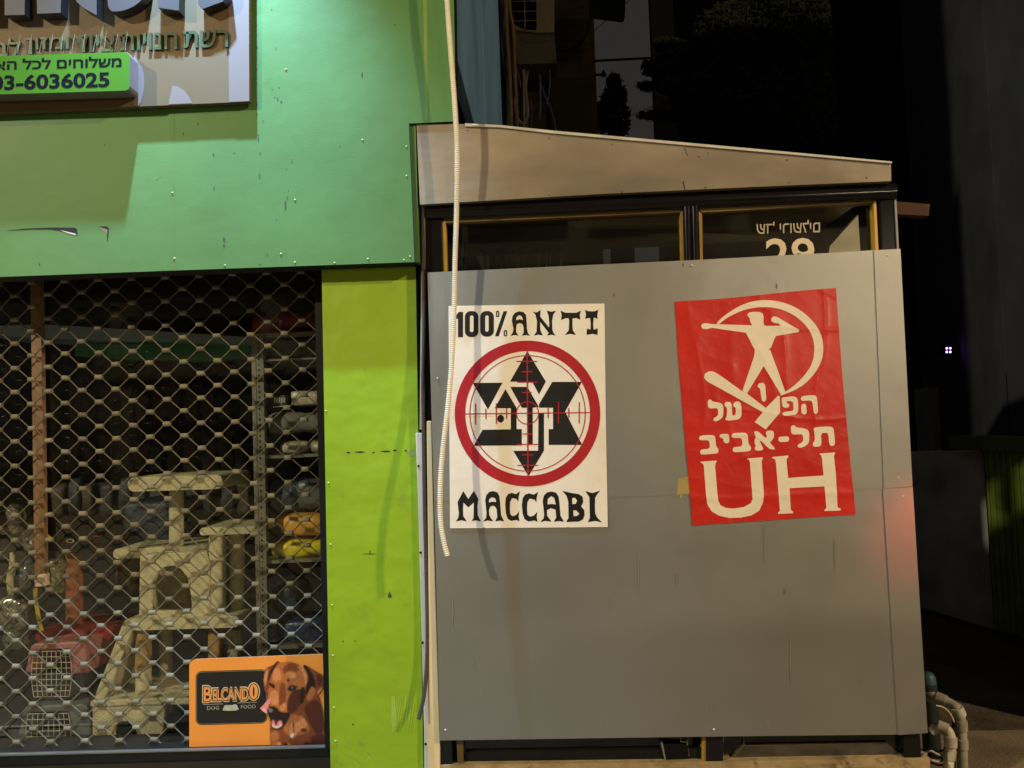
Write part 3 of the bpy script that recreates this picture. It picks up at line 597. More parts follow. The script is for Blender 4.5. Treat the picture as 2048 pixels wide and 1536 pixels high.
for g in (LM, [(583, 150), (600, 130), (640, 128), (660, 145), (668, 230), (672, 275), (695, 275), (710, 250), (705, 190), (685, 180), (680, 150), (700, 128), (740, 122), (760, 140), (770, 200), (770, 280), (740, 318), (610, 332), (592, 310), (610, 290), (615, 200), (590, 175)],
          [(1200, 90), (1220, 78), (1330, 68), (1370, 85), (1380, 130), (1382, 220), (1360, 262), (1300, 275), (1225, 278), (1210, 260), (1215, 240), (1290, 228), (1325, 225), (1330, 190), (1325, 130), (1300, 118), (1255, 122), (1258, 140), (1285, 155), (1280, 185), (1240, 195), (1210, 175), (1205, 130)],
          [(1408, 85), (1425, 65), (1530, 55), (1570, 62), (1585, 95), (1595, 230), (1580, 255), (1555, 255), (1545, 230), (1535, 130), (1510, 112), (1425, 118), (1410, 105)],
          [(1412, 165), (1435, 145), (1465, 155), (1475, 245), (1455, 265), (1425, 260), (1415, 240)],
          [(1545, 415), (1570, 400), (1720, 392), (1755, 405), (1765, 440), (1778, 575), (1765, 600), (1735, 605), (1715, 585), (1705, 480), (1690, 460), (1625, 465), (1630, 590), (1610, 610), (1550, 612), (1535, 590), (1545, 560), (1560, 540), (1555, 460)],
          [(1300 + (x - 405) * 1.18, 380 + (y - 102) * 1.03) for x, y in LM],
          rr(1168, 503, 1282, 562, 26, 4, -0.04),
          [(905, 450), (925, 442), (955, 450), (1030, 520), (1045, 500), (1030, 470), (1040, 440), (1085, 435), (1115, 445), (1122, 480), (1115, 520), (1085, 555), (1075, 570), (1130, 625), (1125, 640), (1090, 640), (1060, 630), (975, 540), (970, 560), (1000, 620), (1000, 645), (960, 655), (915, 648), (912, 620), (925, 600), (908, 570), (915, 520), (925, 505), (912, 475)],
          BT, [(x - 350, y + 25) for x, y in BT], [(530, 490), (550, 475), (620, 472), (635, 490), (640, 555), (622, 575), (590, 572), (575, 550), (570, 520), (540, 515)]):
    ink(g, z5, ci, 1, smooth=1)
ink([(330, 772), (500, 760), (502, 775), (490, 790), (485, 830), (515, 1180), (540, 1240), (600, 1270), (680, 1278), (790, 1262), (870, 1220), (888, 1170), (860, 780), (850, 752), (828, 745), (828, 738), (998, 725), (998, 742), (985, 760), (1010, 1120), (1000, 1210), (960, 1300), (880, 1350), (760, 1375), (640, 1378), (530, 1355), (450, 1310), (400, 1230), (385, 1120), (365, 830), (355, 795), (332, 785)], z5, ci)
ink([(1100, 722), (1275, 705), (1273, 725), (1258, 740), (1255, 770), (1272, 948), (1652, 920), (1635, 735), (1625, 700), (1608, 692), (1608, 685), (1778, 672), (1775, 690), (1765, 710), (1785, 900), (1805, 1265), (1840, 1280), (1838, 1298), (1665, 1305), (1665, 1290), (1685, 1270), (1662, 1038), (1285, 1058), (1300, 1290), (1325, 1312), (1325, 1328), (1162, 1335), (1165, 1320), (1183, 1300), (1140, 780), (1130, 745), (1102, 735)], z5, ci)
zc_ = P(1540, 992, YW).z
def paper_r(x, z):
    n1 = noise.noise(Vector((x * 5.2, 7.7, z * 4.4))); r1 = (1 - abs(noise.noise(Vector((x * 7 + 2, 0.3, z * 2.6))))) ** 12; r2 = (1 - abs(noise.noise(Vector((x * 2.4 + 5, 4.3, z * 8))))) ** 16
    return 0.0022 * (n1 * 0.5 + 0.5) + 0.0016 * r1 + 0.0014 * r2 + 0.0016 * math.exp(-((z - zc_ + 0.004 * math.sin(x * 11)) / 0.012) ** 2)
tag(wrinkle(mb.build('poster'), paper_r), 'tilted glossy red poster with a cream archer figure and large letters', 'poster')

# ------------------------------------------------------------------ orange dog food board
YO = YB - 0.045
board = thing('dog_food_board', 'orange advertising board with a brown dog leaning on the window sill', 'sign', P(520, 1500, YO))
z6 = zf(370, 1300, 6.827)
mb = MB(); lay = [0]
OR = mat('orange_board_print', (0.80, 0.29, 0.045), 0.4, var=0.06, vscale=5); ORL = mat('orange_board_rim', (0.62, 0.32, 0.16), 0.4)
def art(pts, m, holes=(), smooth=0, l=None):
    if l is None: lay[0] += 1
    mb.poly(z6(chaikin(pts, smooth) if smooth else pts), YO - 0.00022 * (lay[0] if l is None else l), m, [z6(h) for h in holes])
oc = rr(58, 130, 1962, 1412, 95, 6, -0.040)
mb.poly(z6(oc), YO, OR, back=YO + 0.006, mside=ORL)
K1 = mat('print_black', (0.012, 0.011, 0.009), 0.4); K2 = mat('print_khaki', (0.22, 0.20, 0.12), 0.4)
bx = lambda g: rr(145 + g, 290 + g, 1125 - g, 1028 - g, 85 - g, 6, -0.028)
art(bx(0), K1); art(bx(10), K2); art(bx(17), K1)
CRM = mat('print_cream', (0.62, 0.50, 0.30), 0.4); ORT = mat('print_orange', (0.75, 0.28, 0.06), 0.4); SIL = mat('print_silver', (0.42, 0.40, 0.32), 0.35, var=0.2, vscale=40)
T = lambda body, box, m, off, sk=-0.03: text(mb, body, tuple([z6([(box[0], box[1])])[0][0], z6([(box[0], box[1])])[0][1], z6([(box[2], box[3])])[0][0], z6([(box[2], box[3])])[0][1]]), YO - 0.00022 * lay[0], m, skew=sk, offset=off)
for g, m in ((1, CRM), (0.45, K1), (0, ORT)):
    lay[0] += 1; e = 26 * g
    T('B', (255 - e * .8, 505 - e, 362 + e * .8, 702 + e), m, 0.02)
    lay[0] += 1
    T('ELCAND', (382 - e * .8, 535 - e, 862 + e * .8, 692 + e), m, 0.015 + 0.05 * g)
    lay[0] += 1
    art(ell(938, 568, 60 + e, 102 + e), m, [ell(938, 568, 12, 70)] if g == 0 else ())
lay[0] += 1
T('DOG', (302, 768, 465, 818), SIL, -0.006); T('FOOD', (765, 752, 965, 800), SIL, -0.006)
art([(250, 742), (520, 732), (520, 738), (250, 748)], SIL); art([(720, 720), (980, 710), (980, 716), (720, 726)], SIL)
art([(540, 755), (690, 735), (712, 755), (735, 810), (700, 825), (600, 832), (520, 826), (515, 812)], SIL); art([(545, 750), (600, 730), (670, 726), (692, 738), (640, 752)], K1)
import numpy as np
GS = 7.0; gx = np.arange(1005, 1960, GS); gy = np.arange(140, 1380, GS); GX, GY = np.meshgrid(gx, gy); pic = np.zeros(GX.shape + (3,)); msk = np.zeros(GX.shape, bool)
def dog(pts, m):
    c_ = np.array([e.color[:3] for e in m.node_tree.nodes['Color Ramp'].color_ramp.elements]).mean(0)
    pts = chaikin(pts, 2); ins = np.zeros(GX.shape, bool); n = len(pts)
    for i in range(n):
        (x0, y0), (x1, y1) = pts[i], pts[(i + 1) % n]
        if y0 == y1: continue
        ins ^= ((y0 > GY) != (y1 > GY)) & (GX < (x1 - x0) * (GY - y0) / (y1 - y0) + x0)
    pic[ins] = c_; msk[ins] = True
# the printed dog
D0 = mat('print_dark_brown', (0.085, 0.022, 0.010), 0.4, var=0.25, vscale=50); D1 = mat('print_red_brown', (0.19, 0.055, 0.02), 0.4, var=0.25, vscale=50); D2 = mat('print_tan', (0.36, 0.13, 0.04), 0.4, var=0.18, vscale=50)
D3 = mat('print_light_tan', (0.52, 0.22, 0.09), 0.4, var=0.12, vscale=50); DP = mat('print_pink', (0.62, 0.24, 0.22), 0.4); DKB = mat('print_near_black', (0.02, 0.008, 0.006), 0.4); DW = mat('print_white', (0.7, 0.6, 0.5), 0.4)
dog([(1155, 960), (1165, 1290), (1200, 1365), (1300, 1370), (1940, 1310), (1945, 1240), (1900, 1130), (1895, 880), (1830, 640), (1780, 600), (1500, 700), (1300, 860)], D1)
dog([(1600, 760), (1830, 650), (1890, 880), (1885, 1120), (1800, 1180), (1700, 1000)], D0)
dog([(1700, 1180), (1890, 1130), (1935, 1250), (1930, 1320), (1740, 1330)], D0)
dog([(1320, 1370), (1360, 1250), (1500, 1330), (1560, 1350)], DKB); dog([(1590, 1340), (1650, 1240), (1790, 1310), (1780, 1332)], DKB)
dog([(1160, 1120), (1260, 1090), (1300, 1200), (1250, 1240), (1230, 1360), (1190, 1340)], D2); dog([(1240, 1280), (1300, 1230), (1320, 1360), (1250, 1365)], D3)
dog([(1330, 1100), (1440, 870), (1560, 900), (1620, 900), (1730, 1110), (1500, 1180), (1420, 1180)], D2)
dog([(1420, 1060), (1470, 960), (1560, 1000), (1600, 900), (1680, 1020), (1640, 1060), (1560, 1090), (1490, 1200), (1430, 1170)], D3)
dog([(1455, 1130), (1490, 1150), (1475, 1205), (1430, 1185)], DW)
dog([(1470, 960), (1490, 980), (1495, 1140), (1478, 1140)], D0); dog([(1590, 1060), (1680, 1090), (1640, 1130), (1580, 1110)], D0)
dog([(1380, 1265), (1450, 1290), (1480, 1335), (1430, 1310)], D3)
# ears
dog([(1062, 420), (1080, 290), (1120, 230), (1215, 200), (1250, 145), (1310, 160), (1240, 230), (1190, 330), (1150, 470), (1130, 620), (1085, 570)], D1)
dog([(1140, 330), (1200, 220), (1240, 170), (1270, 165), (1210, 270), (1150, 400), (1120, 480)], DKB); dog([(1075, 400), (1100, 290), (1140, 240), (1125, 360), (1100, 520)], D3)
dog([(1600, 215), (1630, 190), (1760, 270), (1905, 350), (1895, 480), (1830, 610), (1740, 680), (1690, 720), (1640, 660), (1640, 500), (1690, 380)], D1)
dog([(1600, 210), (1640, 200), (1720, 290), (1780, 420), (1790, 520), (1700, 560), (1640, 640), (1630, 500), (1680, 360)], DKB)
dog([(1780, 320), (1880, 350), (1885, 440), (1830, 530), (1800, 430)], D0); dog([(1690, 560), (1740, 480), (1790, 560), (1740, 660), (1690, 700), (1650, 660)], D2); dog([(1800, 590), (1870, 500), (1885, 520), (1820, 610)], D3)
# head
dog([(1125, 640), (1150, 480), (1180, 330), (1260, 190), (1340, 160), (1440, 152), (1560, 190), (1640, 330), (1655, 480), (1620, 700), (1500, 860), (1380, 900), (1300, 870), (1270, 800), (1200, 760), (1130, 740)], D2)
dog([(1330, 240), (1400, 180), (1500, 180), (1590, 250), (1540, 300), (1420, 280), (1340, 340)], D1)
dog([(1190, 320), (1260, 220), (1320, 330), (1300, 420), (1200, 430)], D3); dog([(1380, 300), (1480, 300), (1540, 380), (1440, 390)], D3)
dog([(1530, 230), (1600, 220), (1660, 300), (1680, 400), (1640, 520), (1640, 400), (1600, 300)], D3)
dog([(1460, 560), (1600, 520), (1620, 690), (1500, 860), (1400, 880), (1390, 700)], D0)
dog([(1300, 450), (1360, 440), (1390, 600), (1360, 800), (1290, 760), (1280, 620)], D1)
dog([(1170, 580), (1240, 540), (1290, 640), (1270, 740), (1210, 760), (1150, 680)], D3); dog([(1290, 780), (1370, 700), (1370, 800), (1320, 850)], D3)
dog([(1130, 450), (1190, 450), (1240, 500), (1220, 530), (1165, 500)], DKB); dog([(1390, 540), (1430, 480), (1500, 480), (1545, 510), (1500, 550), (1440, 570)], DKB)
dog([(1450, 505), (1480, 500), (1480, 525), (1455, 528)], mat('print_grey_glint', (0.16, 0.17, 0.2), 0.3)); dog([(1385, 400), (1420, 390), (1430, 430), (1400, 445)], D0)
dog([(1560, 540), (1640, 480), (1630, 700), (1580, 760)], DKB)
# muzzle, mouth, tongue
dog([(1110, 800), (1160, 760), (1230, 770), (1300, 850), (1420, 850), (1440, 900), (1390, 1000), (1320, 1080), (1240, 1095), (1180, 1060), (1160, 940), (1120, 870)], DKB)
dog([(1180, 970), (1215, 950), (1240, 1010), (1300, 950), (1330, 990), (1300, 1050), (1230, 1070), (1185, 1030)], DP); dog([(1215, 960), (1260, 955), (1260, 1030), (1235, 1035)], D0)
dog([(1175, 1000), (1210, 1040), (1290, 1045), (1320, 1000), (1330, 1030), (1270, 1068), (1200, 1060)], DW)
dog([(1012, 795), (1060, 760), (1110, 690), (1160, 650), (1170, 690), (1140, 780), (1110, 830), (1125, 880), (1070, 850)], DP); dog([(1030, 800), (1090, 790), (1118, 830), (1120, 870), (1080, 850)], mat('print_pale_pink', (0.7, 0.36, 0.32), 0.4))
dog([(1130, 800), (1165, 790), (1200, 815), (1190, 850), (1150, 850)], mat('print_grey_glint', (0.16, 0.17, 0.2), 0.3))
keep = msk.copy(); wgt = msk.astype(float)[..., None]; acc = pic * wgt
for _ in range(4):                             # soften the patches into one another, like a printed photograph
    for ax in (0, 1):
        acc = (np.roll(acc, 1, ax) + 2 * acc + np.roll(acc, -1, ax)) / 4; wgt = (np.roll(wgt, 1, ax) + 2 * wgt + np.roll(wgt, -1, ax)) / 4
soft = acc / np.maximum(wgt, 1e-6); pic = 0.72 * soft + 0.28 * pic
rng = np.random.default_rng(4); fur = rng.normal(0, 1, GX.shape)
for _ in range(3): fur = (np.roll(np.roll(fur, 1, 0), 0, 1) + fur + np.roll(fur, -1, 0)) / 3
pic = np.clip(pic * (1 + 0.22 * fur[..., None]), 0.002, 1)
DM = bpy.data.materials.new('printed_dog_photo'); DM.use_nodes = True; an = DM.node_tree.nodes.new('ShaderNodeAttribute'); an.attribute_name = 'print'
DM.node_tree.links.new(an.outputs['Color'], DM.node_tree.nodes['Principled BSDF'].inputs['Base Color']); DM.node_tree.nodes['Principled BSDF'].inputs['Roughness'].default_value = 0.4
idx = -np.ones(GX.shape, int); vs_ = []; cs_ = []; pic = np.clip(pic * 1.25, 0, 1) ** 1.12; yd = YO - 0.00022 * (lay[0] + 3)
for j in range(GX.shape[0]):
    for i in range(GX.shape[1]):
        if keep[j, i]: idx[j, i] = len(vs_); q = z6([(GX[j, i], GY[j, i])])[0]; vs_.append(P(q[0], q[1], yd)); cs_.append(tuple(pic[j, i]) + (1,))
fs_ = [[idx[j, i], idx[j, i + 1], idx[j + 1, i + 1], idx[j + 1, i]] for j in range(GX.shape[0] - 1) for i in range(GX.shape[1] - 1) if keep[j, i] and keep[j, i + 1] and keep[j + 1, i] and keep[j + 1, i + 1]]
mbd = MB(); mbd.add(vs_, [[int(k) for k in f] for f in fs_], DM); od = mbd.build('dog_print', board)
ca = od.data.color_attributes.new('print', 'FLOAT_COLOR', 'POINT'); ca.data.foreach_set('color', [c for v in cs_ for c in v])
mb.build('printed_board', board)

# ------------------------------------------------------------------ hoses, conduits and trunking by the pillar
def hose(name, pts, r, m, pitch, label, n=9, dip=0.8):
    path = cr(pts, 14); L_ = [0]
    for a, b in zip(path, path[1:]): L_.append(L_[-1] + (b - a).length)
    tot = L_[-1]; out = []; rad = []; k = 0; step = pitch / 4; t = 0
    while t <= tot:
        while k < len(L_) - 2 and L_[k + 1] < t: k += 1
        f = (t - L_[k]) / max(1e-9, L_[k + 1] - L_[k]); out.append(path[k].lerp(path[k + 1], f)); rad.append(r * (1.0, 1.0, dip, dip)[len(rad) % 4]); t += step
    b = MB(); b.tube(out, rad, m, n); return tag(b.build(name), label, 'hose')
hp = [(888, -120, -0.19), (894, 0, -0.185), (898, 60, -0.18), (905, 150, -0.172), (911, 235, -0.17), (914, 300, -0.165), (913, 420, -0.15), (910, 520, -0.14), (908.5, 600, -0.135), (905, 700, -0.14), (897, 800, -0.15), (885.5, 900, -0.165), (880.5, 970, -0.18), (881, 1040, -0.19), (888, 1085, -0.20), (895, 1112, -0.205)]
hose('corrugated_hose', [P(*q) for q in hp], 5.7 * S(-0.15), HOSE, 0.0078, 'white corrugated hose hanging loose from the fascia corner in front of the posters', dip=0.78)
hose('corrugated_hose', [P(x, y, Y) for x, y, Y in ((848, 540, -0.045), (848, 660, -0.045), (846, 760, -0.04), (847, 870, -0.032), (849, 1000, -0.032), (852, 1120, -0.032), (854.5, 1230, -0.032), (854, 1320, -0.034), (848, 1390, -0.045), (837, 1440, -0.065))], 4.4 * S(-0.05), HOSED, 0.0062, 'thin black corrugated hose curling out at its end beside the lime pillar')
hose('conduit', [P(x, y, Y) for x, y, Y in ((846, 415, -0.035), (847, 520, -0.035), (845.5, 620, -0.035), (844, 760, -0.035), (843, 860, -0.03))], 4.2 * S(0), HOSEG, 0.007, 'grubby grey conduit in the gap between green fascia and booth post', dip=0.92)
mb = MB(); mb.poly([(831, 866), (845, 866), (850, 1100), (862, 1470), (862, 1700), (850, 1700), (848, 1460), (836, 1000)], -0.022, WHITEP, back=0.02)
tr = tag(mb.build('cable_trunking', None, 0.002), 'white plastic trunking strip with dark screws along the lime pillar edge', 'trunking')
for x, y in ((837, 932), (841, 1105), (845, 1285), (851, 1488)):
    b = MB(); b.lathe(P(x, y, -0.0225), [(0, -0.003), (0.004, -0.002), (0.0046, 0.001)], BLACK, 10, 'y'); b.build('screw', tr)
mb = MB(); mb.poly([(853, 842), (863, 842), (869, 1100), (880, 1480), (881, 1700), (861, 1700), (857, 1470), (856, 1100)], -0.036, CREAM, back=0.01)
tag(mb.build('cable_trunking', None, 0.003), 'cream plastic trunking between the white trunking and the grey sheets', 'trunking')

# ------------------------------------------------------------------ inside the shop
def cyl(b, x, y0, y1, Y, rpx, m, lean=0): b.tube([P(x, y0, Y), P(x + lean, (y0 + y1) / 2, Y), P(x + lean * 2, y1, Y)], rpx * S(Y), m, 16)
def slab(b, x0, y0, x1, y1, Y, m, depth=0.3, skew=-0.03):
    pts = rr(x0, y0, x1, y1, min(abs(y1 - y0), abs(x1 - x0)) * 0.45, 4, skew); b.poly(pts, Y, m, back=Y + depth)
t = thing('cat_tree', 'tall beige plush cat tree with arched house and ramp behind the grille', 'cat tree', P(330, 1530, 0.5))
b = MB(); slab(b, 255, 955, 445, 984, 0.42, CARPET, 0.34); b.build('top_perch', t, 0.012)
b = MB(); cyl(b, 353, 975, 1110, 0.58, 14, CARPET); b.build('post', t)
b = MB(); cyl(b, 435, 1062, 1245, 0.44, 16.5, CARPET); b.build('post', t)
b = MB(); cyl(b, 474, 1062, 1245, 0.52, 15.5, CARPET); b.build('post', t)
b = MB(); slab(b, 399, 1056, 520, 1071, 0.40, CARPET, 0.3); b.build('perch', t, 0.01)
b = MB(); slab(b, 226, 1098, 420, 1118, 0.55, CARPET, 0.3); b.build('perch', t, 0.01)
b = MB(); arch = [(305, 1222), (306, 1165), (315, 1145), (330, 1134), (346, 1132), (360, 1138), (374, 1155), (381, 1190), (383, 1222)]
b.poly([(279, 1112), (330, 1106), (408, 1104), (420, 1130), (420, 1243), (277, 1248)], 0.40, CARPET, [list(reversed(arch))], back=0.43)
b.poly([(279, 1112), (408, 1104), (420, 1243), (277, 1248)], 0.66, CARPET, back=0.69); b.poly([(400, 1106), (418, 1112), (420, 1243), (408, 1244)], 0.43, CARPET, back=0.66); b.poly([(279, 1112), (290, 1112), (288, 1247), (277, 1248)], 0.43, CARPET, back=0.66); b.build('cat_house', t, 0.008)
b = MB(); slab(b, 255, 1238, 478, 1262, 0.38, CARPET, 0.36); b.build('platform', t, 0.012)
for x, m, r, Y in ((287, CARPET, 15, 0.44), (332, CARPET, 13, 0.66), (432, SISAL, 15, 0.46), (470, CARPET, 14, 0.6)):
    b = MB(); cyl(b, x, 1258, 1425, Y, r, m); b.build('post', t)
b = MB(); cyl(b, 287, 1263, 1335, 0.435, 15.6, SISAL); b.build('sisal_wrap', t)
b = MB(); b.poly([(246, 1240), (268, 1252), (222, 1372), (204, 1408), (182, 1408), (196, 1370)], 0.38, CARPET, back=0.62); b.build('ramp', t, 0.012)
b = MB(); arch = ell(249, 1467, 24, 24, 18)
b.poly([(184, 1410), (240, 1406), (322, 1400), (330, 1420), (318, 1560), (184, 1560)], 0.36, CARPET, [arch], back=0.39); b.poly([(184, 1410), (326, 1405), (318, 1560), (184, 1560)], 0.62, CARPET, back=0.65)
b.poly([(180, 1402), (330, 1396), (380, 1398), (380, 1410), (330, 1410), (180, 1414)], 0.35, CARPET, back=0.68); b.build('base_house', t, 0.01)
t = thing('cat_tree', 'smaller cat tree with brick red sisal post and black top at left', 'cat tree', P(150, 1280, 0.7))
b = MB(); cyl(b, 149, 1105, 1275, 0.62, 16, SISALR); b.build('post', t)
b = MB(); slab(b, 92, 1078, 208, 1103, 0.52, BLACK, 0.3); b.poly(ell(140, 1082, 8, 4), 0.518, WHITEP, [ell(140, 1082, 6, 2.6)]); b.build('perch', t, 0.01)
b = MB(); c = P(196, 1086, 0.56); b.lathe(c, [(0.0, 0.036), (0.02, 0.032), (0.034, 0.014), (0.036, 0), (0.03, -0.02), (0, -0.03)], mat('red_plush', (0.30, 0.012, 0.02), 0.8, bump=0.004, bscale=120), 16)
tag(b.build('cat_toy'), 'red plush ball toy on the black top of the small cat tree', 'toy')
b = MB(); slab(b, 70, 1262, 225, 1284, 0.50, mat('red_cushion', (0.24, 0.010, 0.014), 0.8, var=0.2), 0.3); tag(b.build('cushion', None, 0.012), 'flat red cushion lying on the pink pet carrier', 'cushion')
def carrier(x0, y0, x1, y1, col, label, Y=0.36):
    t = thing('pet_carrier', label, 'pet carrier', P((x0 + x1) / 2, y1, Y), 'pet carriers stacked behind the grille')
    m = mat(col[0], col[1], 0.5, var=0.2, vscale=12)
    w = x1 - x0; dx0, dx1, dy0 = x0 + w * 0.14, x0 + w * 0.70, y0 + 16
    b = MB(); b.poly([(x0 + 12, y0 + 4), (x0 + 20, y0), (x1 - 18, y0 - 4), (x1 - 6, y0 + 2), (x1, y0 + 60), (dx1 + 4, y0 + 62), (dx1, dy0 - 4), (dx0, dy0 - 2), (dx0 - 4, y0 + 60), (x0, y0 + 58)], Y, m, back=Y + 0.4); b.build('shell', t, 0.008)
    b = MB(); b.poly([(x0 + 5, y0 + 60), (x1 - 4, y0 + 58), (x1 - 14, y1), (x0 + 16, y1)], Y + 0.05, mat('carrier_base_dark', (0.03, 0.03, 0.04), 0.6), back=Y + 0.4); b.build('base', t, 0.008)
    b = MB(); n1, n2 = 8, 8; xa0, xa1, ya0, ya1 = dx0, dx1, dy0, min(y1 - 6, dy0 + 92); wm = mat('white_wire', (0.62, 0.58, 0.48), 0.4)
    bow = lambda u, v: (xa0 + u * (xa1 - xa0) + (u - 0.5) * 10 * math.sin(math.pi * v) * (1 if v < 1 else 1), ya0 + v * (ya1 - ya0) - 0.02 * u * 60)
    for i in range(n1 + 1): b.tube([P(*bow(i / n1, j / 8), Y - 0.006) for j in range(9)], 0.0014, wm, 5)
    for j in range(n2 + 1): b.tube([P(*bow(i / 8, j / n2), Y - 0.009) for i in range(9)], 0.0014, wm, 5)
    b.build('wire_door', t)
carrier(50, 1287, 176, 1400, ('pink_plastic', (0.36, 0.15, 0.16)), 'pet carrier with dusty pink shell and white wire door, upper one')
carrier(36, 1412, 180, 1530, ('slate_plastic', (0.13, 0.145, 0.16)), 'pet carrier with slate grey shell and white wire door, lower one')
# shelf rack and goods
rack = thing('shelf_rack', 'perforated metal shelf rack holding bags at right behind the grille', 'shelf', P(580, 1500, 0.5))
b = MB(); b.poly([(502, 668), (526, 667), (537, 1400), (516, 1400)], 0.40, GALV, back=0.43); b.build('upright', rack)
b = MB(); b.poly([(508.5, 668), (510.5, 668), (522, 1310), (520, 1310)], 0.398, CHROME); b.build('upright_edge', rack)
b = MB()
for i in range(58):
    y = 674 + i * 11; x = 516.5 + i * 0.19; b.poly(ell(x, y, 1.5, 2.6, 8), 0.3985, BLACK)
b.build('slot_holes', rack)
for y0, y1 in ((667, 676), (719, 723), (912, 918), (1122, 1128), (1292, 1300)):
    b = MB(); b.poly([(522, y0), (662, y0 - 6), (662, y1 - 6), (522, y1)], 0.42, GALV, back=0.9); b.build('shelf_board', rack)
def bag(name, x0, y0, x1, y1, m, label, cat, Y=0.46, D=0.22, power=4.5, rough=0.014, seed=0, group='goods on the shelf rack'):
    a = P(x0, y1, Y); c = P(x1, y0, Y); b = MB(); b.pillow((a.x, Y, a.z), (c.x, Y + D, c.z), m, seed, power, rough); return tag(b.build(name), label, cat, group)
gm = lambda n, c, r=0.35: mat(n, c, r, var=0.18, vscale=18, bump2=0.006, b2scale=30)
bag('food_bag', 496, 612, 570, 668, gm('red_bag', (0.16, 0.008, 0.018)), 'dark red food bag on the top shelf beside the upright', 'bag', seed=1)
bag('food_bag', 560, 606, 650, 664, gm('red_bag', (0.16, 0.008, 0.018)), 'dark red food bag on the top shelf nearest the pillar', 'bag', seed=2)
bag('box', 538, 676, 650, 716, gm('grey_box', (0.12, 0.12, 0.11), 0.6), 'grey box on the second shelf below the red bags', 'box', power=10, rough=0.003, seed=3)
bag('folded_towel', 530, 822, 655, 868, gm('grey_cloth', (0.17, 0.165, 0.15), 0.8), 'wide grey cloth bundle above the white rolls', 'cloth', seed=4, rough=0.02)
bag('roll', 578, 780, 640, 812, gm('white_wrap', (0.50, 0.45, 0.36)), 'pale carton standing on the grey cloth bundle', 'carton', power=9, rough=0.004, seed=5)
b = bag('price_label', 544, 790, 574, 816, gm('black_card', (0.02, 0.02, 0.02)), 'small black card with printed bars left of the pale carton', 'label', power=12, rough=0.001, D=0.03, seed=6)
bars = MB()
for i in range(7): bars.poly([(548 + i * 3.4, 795), (549.6 + i * 3.4, 795), (550 + i * 3.4, 806), (548.4 + i * 3.4, 806)], 0.455, WHITEP)
bars.poly([(546, 813), (570, 811), (570, 813), (546, 815)], 0.455, WHITEP)
bars.build('printed_bars', b)
bag('roll', 552, 881, 606, 912, gm('white_wrap', (0.50, 0.45, 0.36)), 'pale paper roll lying on the third shelf', 'roll', power=3.2, rough=0.006, seed=7)
bag('roll', 614, 878, 660, 908, gm('cream_wrap', (0.34, 0.31, 0.24)), 'duller cream roll at the pillar end of the third shelf', 'roll', power=3.2, rough=0.006, seed=8)
bag('food_bag', 534, 962, 600, 1024, gm('navy_bag', (0.035, 0.05, 0.075)), 'navy food bag above the amber bag, left one', 'bag', seed=9)
bag('food_bag', 585, 958, 662, 1020, gm('grey_blue_bag', (0.09, 0.105, 0.12)), 'grey blue food bag above the amber bag, next to the pillar', 'bag', seed=10)
bag('food_bag', 548, 1026, 664, 1076, gm('amber_bag', (0.68, 0.34, 0.05)), 'amber food bag lying on the yellow one', 'bag', seed=11)
bag('food_bag', 536, 1078, 662, 1122, gm('yellow_bag', (0.75, 0.62, 0.02)), 'bright yellow food bag on the fourth shelf', 'bag', power=3.2, seed=12)
bag('food_bag', 540, 1168, 600, 1228, gm('navy_bag', (0.035, 0.05, 0.075)), 'dark navy food bag in the shade under the yellow bag', 'bag', seed=13)
bag('food_bag', 546, 1238, 660, 1292, gm('blue_bag', (0.02, 0.035, 0.13)), 'deep blue food bag on the lowest visible shelf', 'bag', seed=14)
bag('storage_box', 243, 1000, 345, 1102, gm('blue_box', (0.010, 0.022, 0.055), 0.5), 'dark blue storage box behind the top perch of the cat tree', 'box', Y=0.80, D=0.3, power=10, rough=0.003, seed=15, group=None)
bag('brown_cushion', 218, 1118, 280, 1200, gm('brown_cloth', (0.10, 0.07, 0.025), 0.9), 'round brown cushion hanging behind the cat house', 'cushion', Y=0.78, D=0.2, power=2.4, seed=16, group=None)
# counter with light blue edge and green panel behind
b = MB(); b.poly([(-60, 640), (345, 664), (520, 676), (520, 690), (345, 683), (170, 680), (-60, 668)], 1.3, mat('blue_counter_edge', (0.4, 0.55, 0.7), 0.4), back=1.8)
ct = tag(b.build('shelf_edge'), 'pale blue shelf edge running across the dim shop interior', 'shelf')
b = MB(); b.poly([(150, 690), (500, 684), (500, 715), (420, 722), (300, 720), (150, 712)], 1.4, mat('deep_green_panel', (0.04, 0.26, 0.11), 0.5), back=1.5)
b.poly([(-40, 560), (640, 548), (640, 588), (-40, 604)], 0.32, mat('green_reflection', (0.5, 0.65, 0.12), 0.6, var=0.3), back=0.34)  # bright green strip stands in for a reflection in the window
tag(b.build('reflection_strip'), 'green strip standing in for a reflection along the top of the shop window, with a green panel below', 'reflection_strip')
# dim stock on the back wall
random.seed(21)
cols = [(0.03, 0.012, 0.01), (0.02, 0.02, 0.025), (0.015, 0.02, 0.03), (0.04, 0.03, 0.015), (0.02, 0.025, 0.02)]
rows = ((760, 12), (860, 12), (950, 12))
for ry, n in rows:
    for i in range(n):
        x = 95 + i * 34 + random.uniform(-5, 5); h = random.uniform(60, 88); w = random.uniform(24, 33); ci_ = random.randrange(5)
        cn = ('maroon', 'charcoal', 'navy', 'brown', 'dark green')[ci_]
        bag('stock_bag', x, ry + 86 - h, x + w, ry + 86, gm('stock_%d' % ci_, cols[ci_], 0.6), 'dim %s stock bag on the back wall, hardly lit' % cn, 'bag', Y=1.5, D=0.2, power=5, seed=i + ry, group='dim stock bags on the back wall')
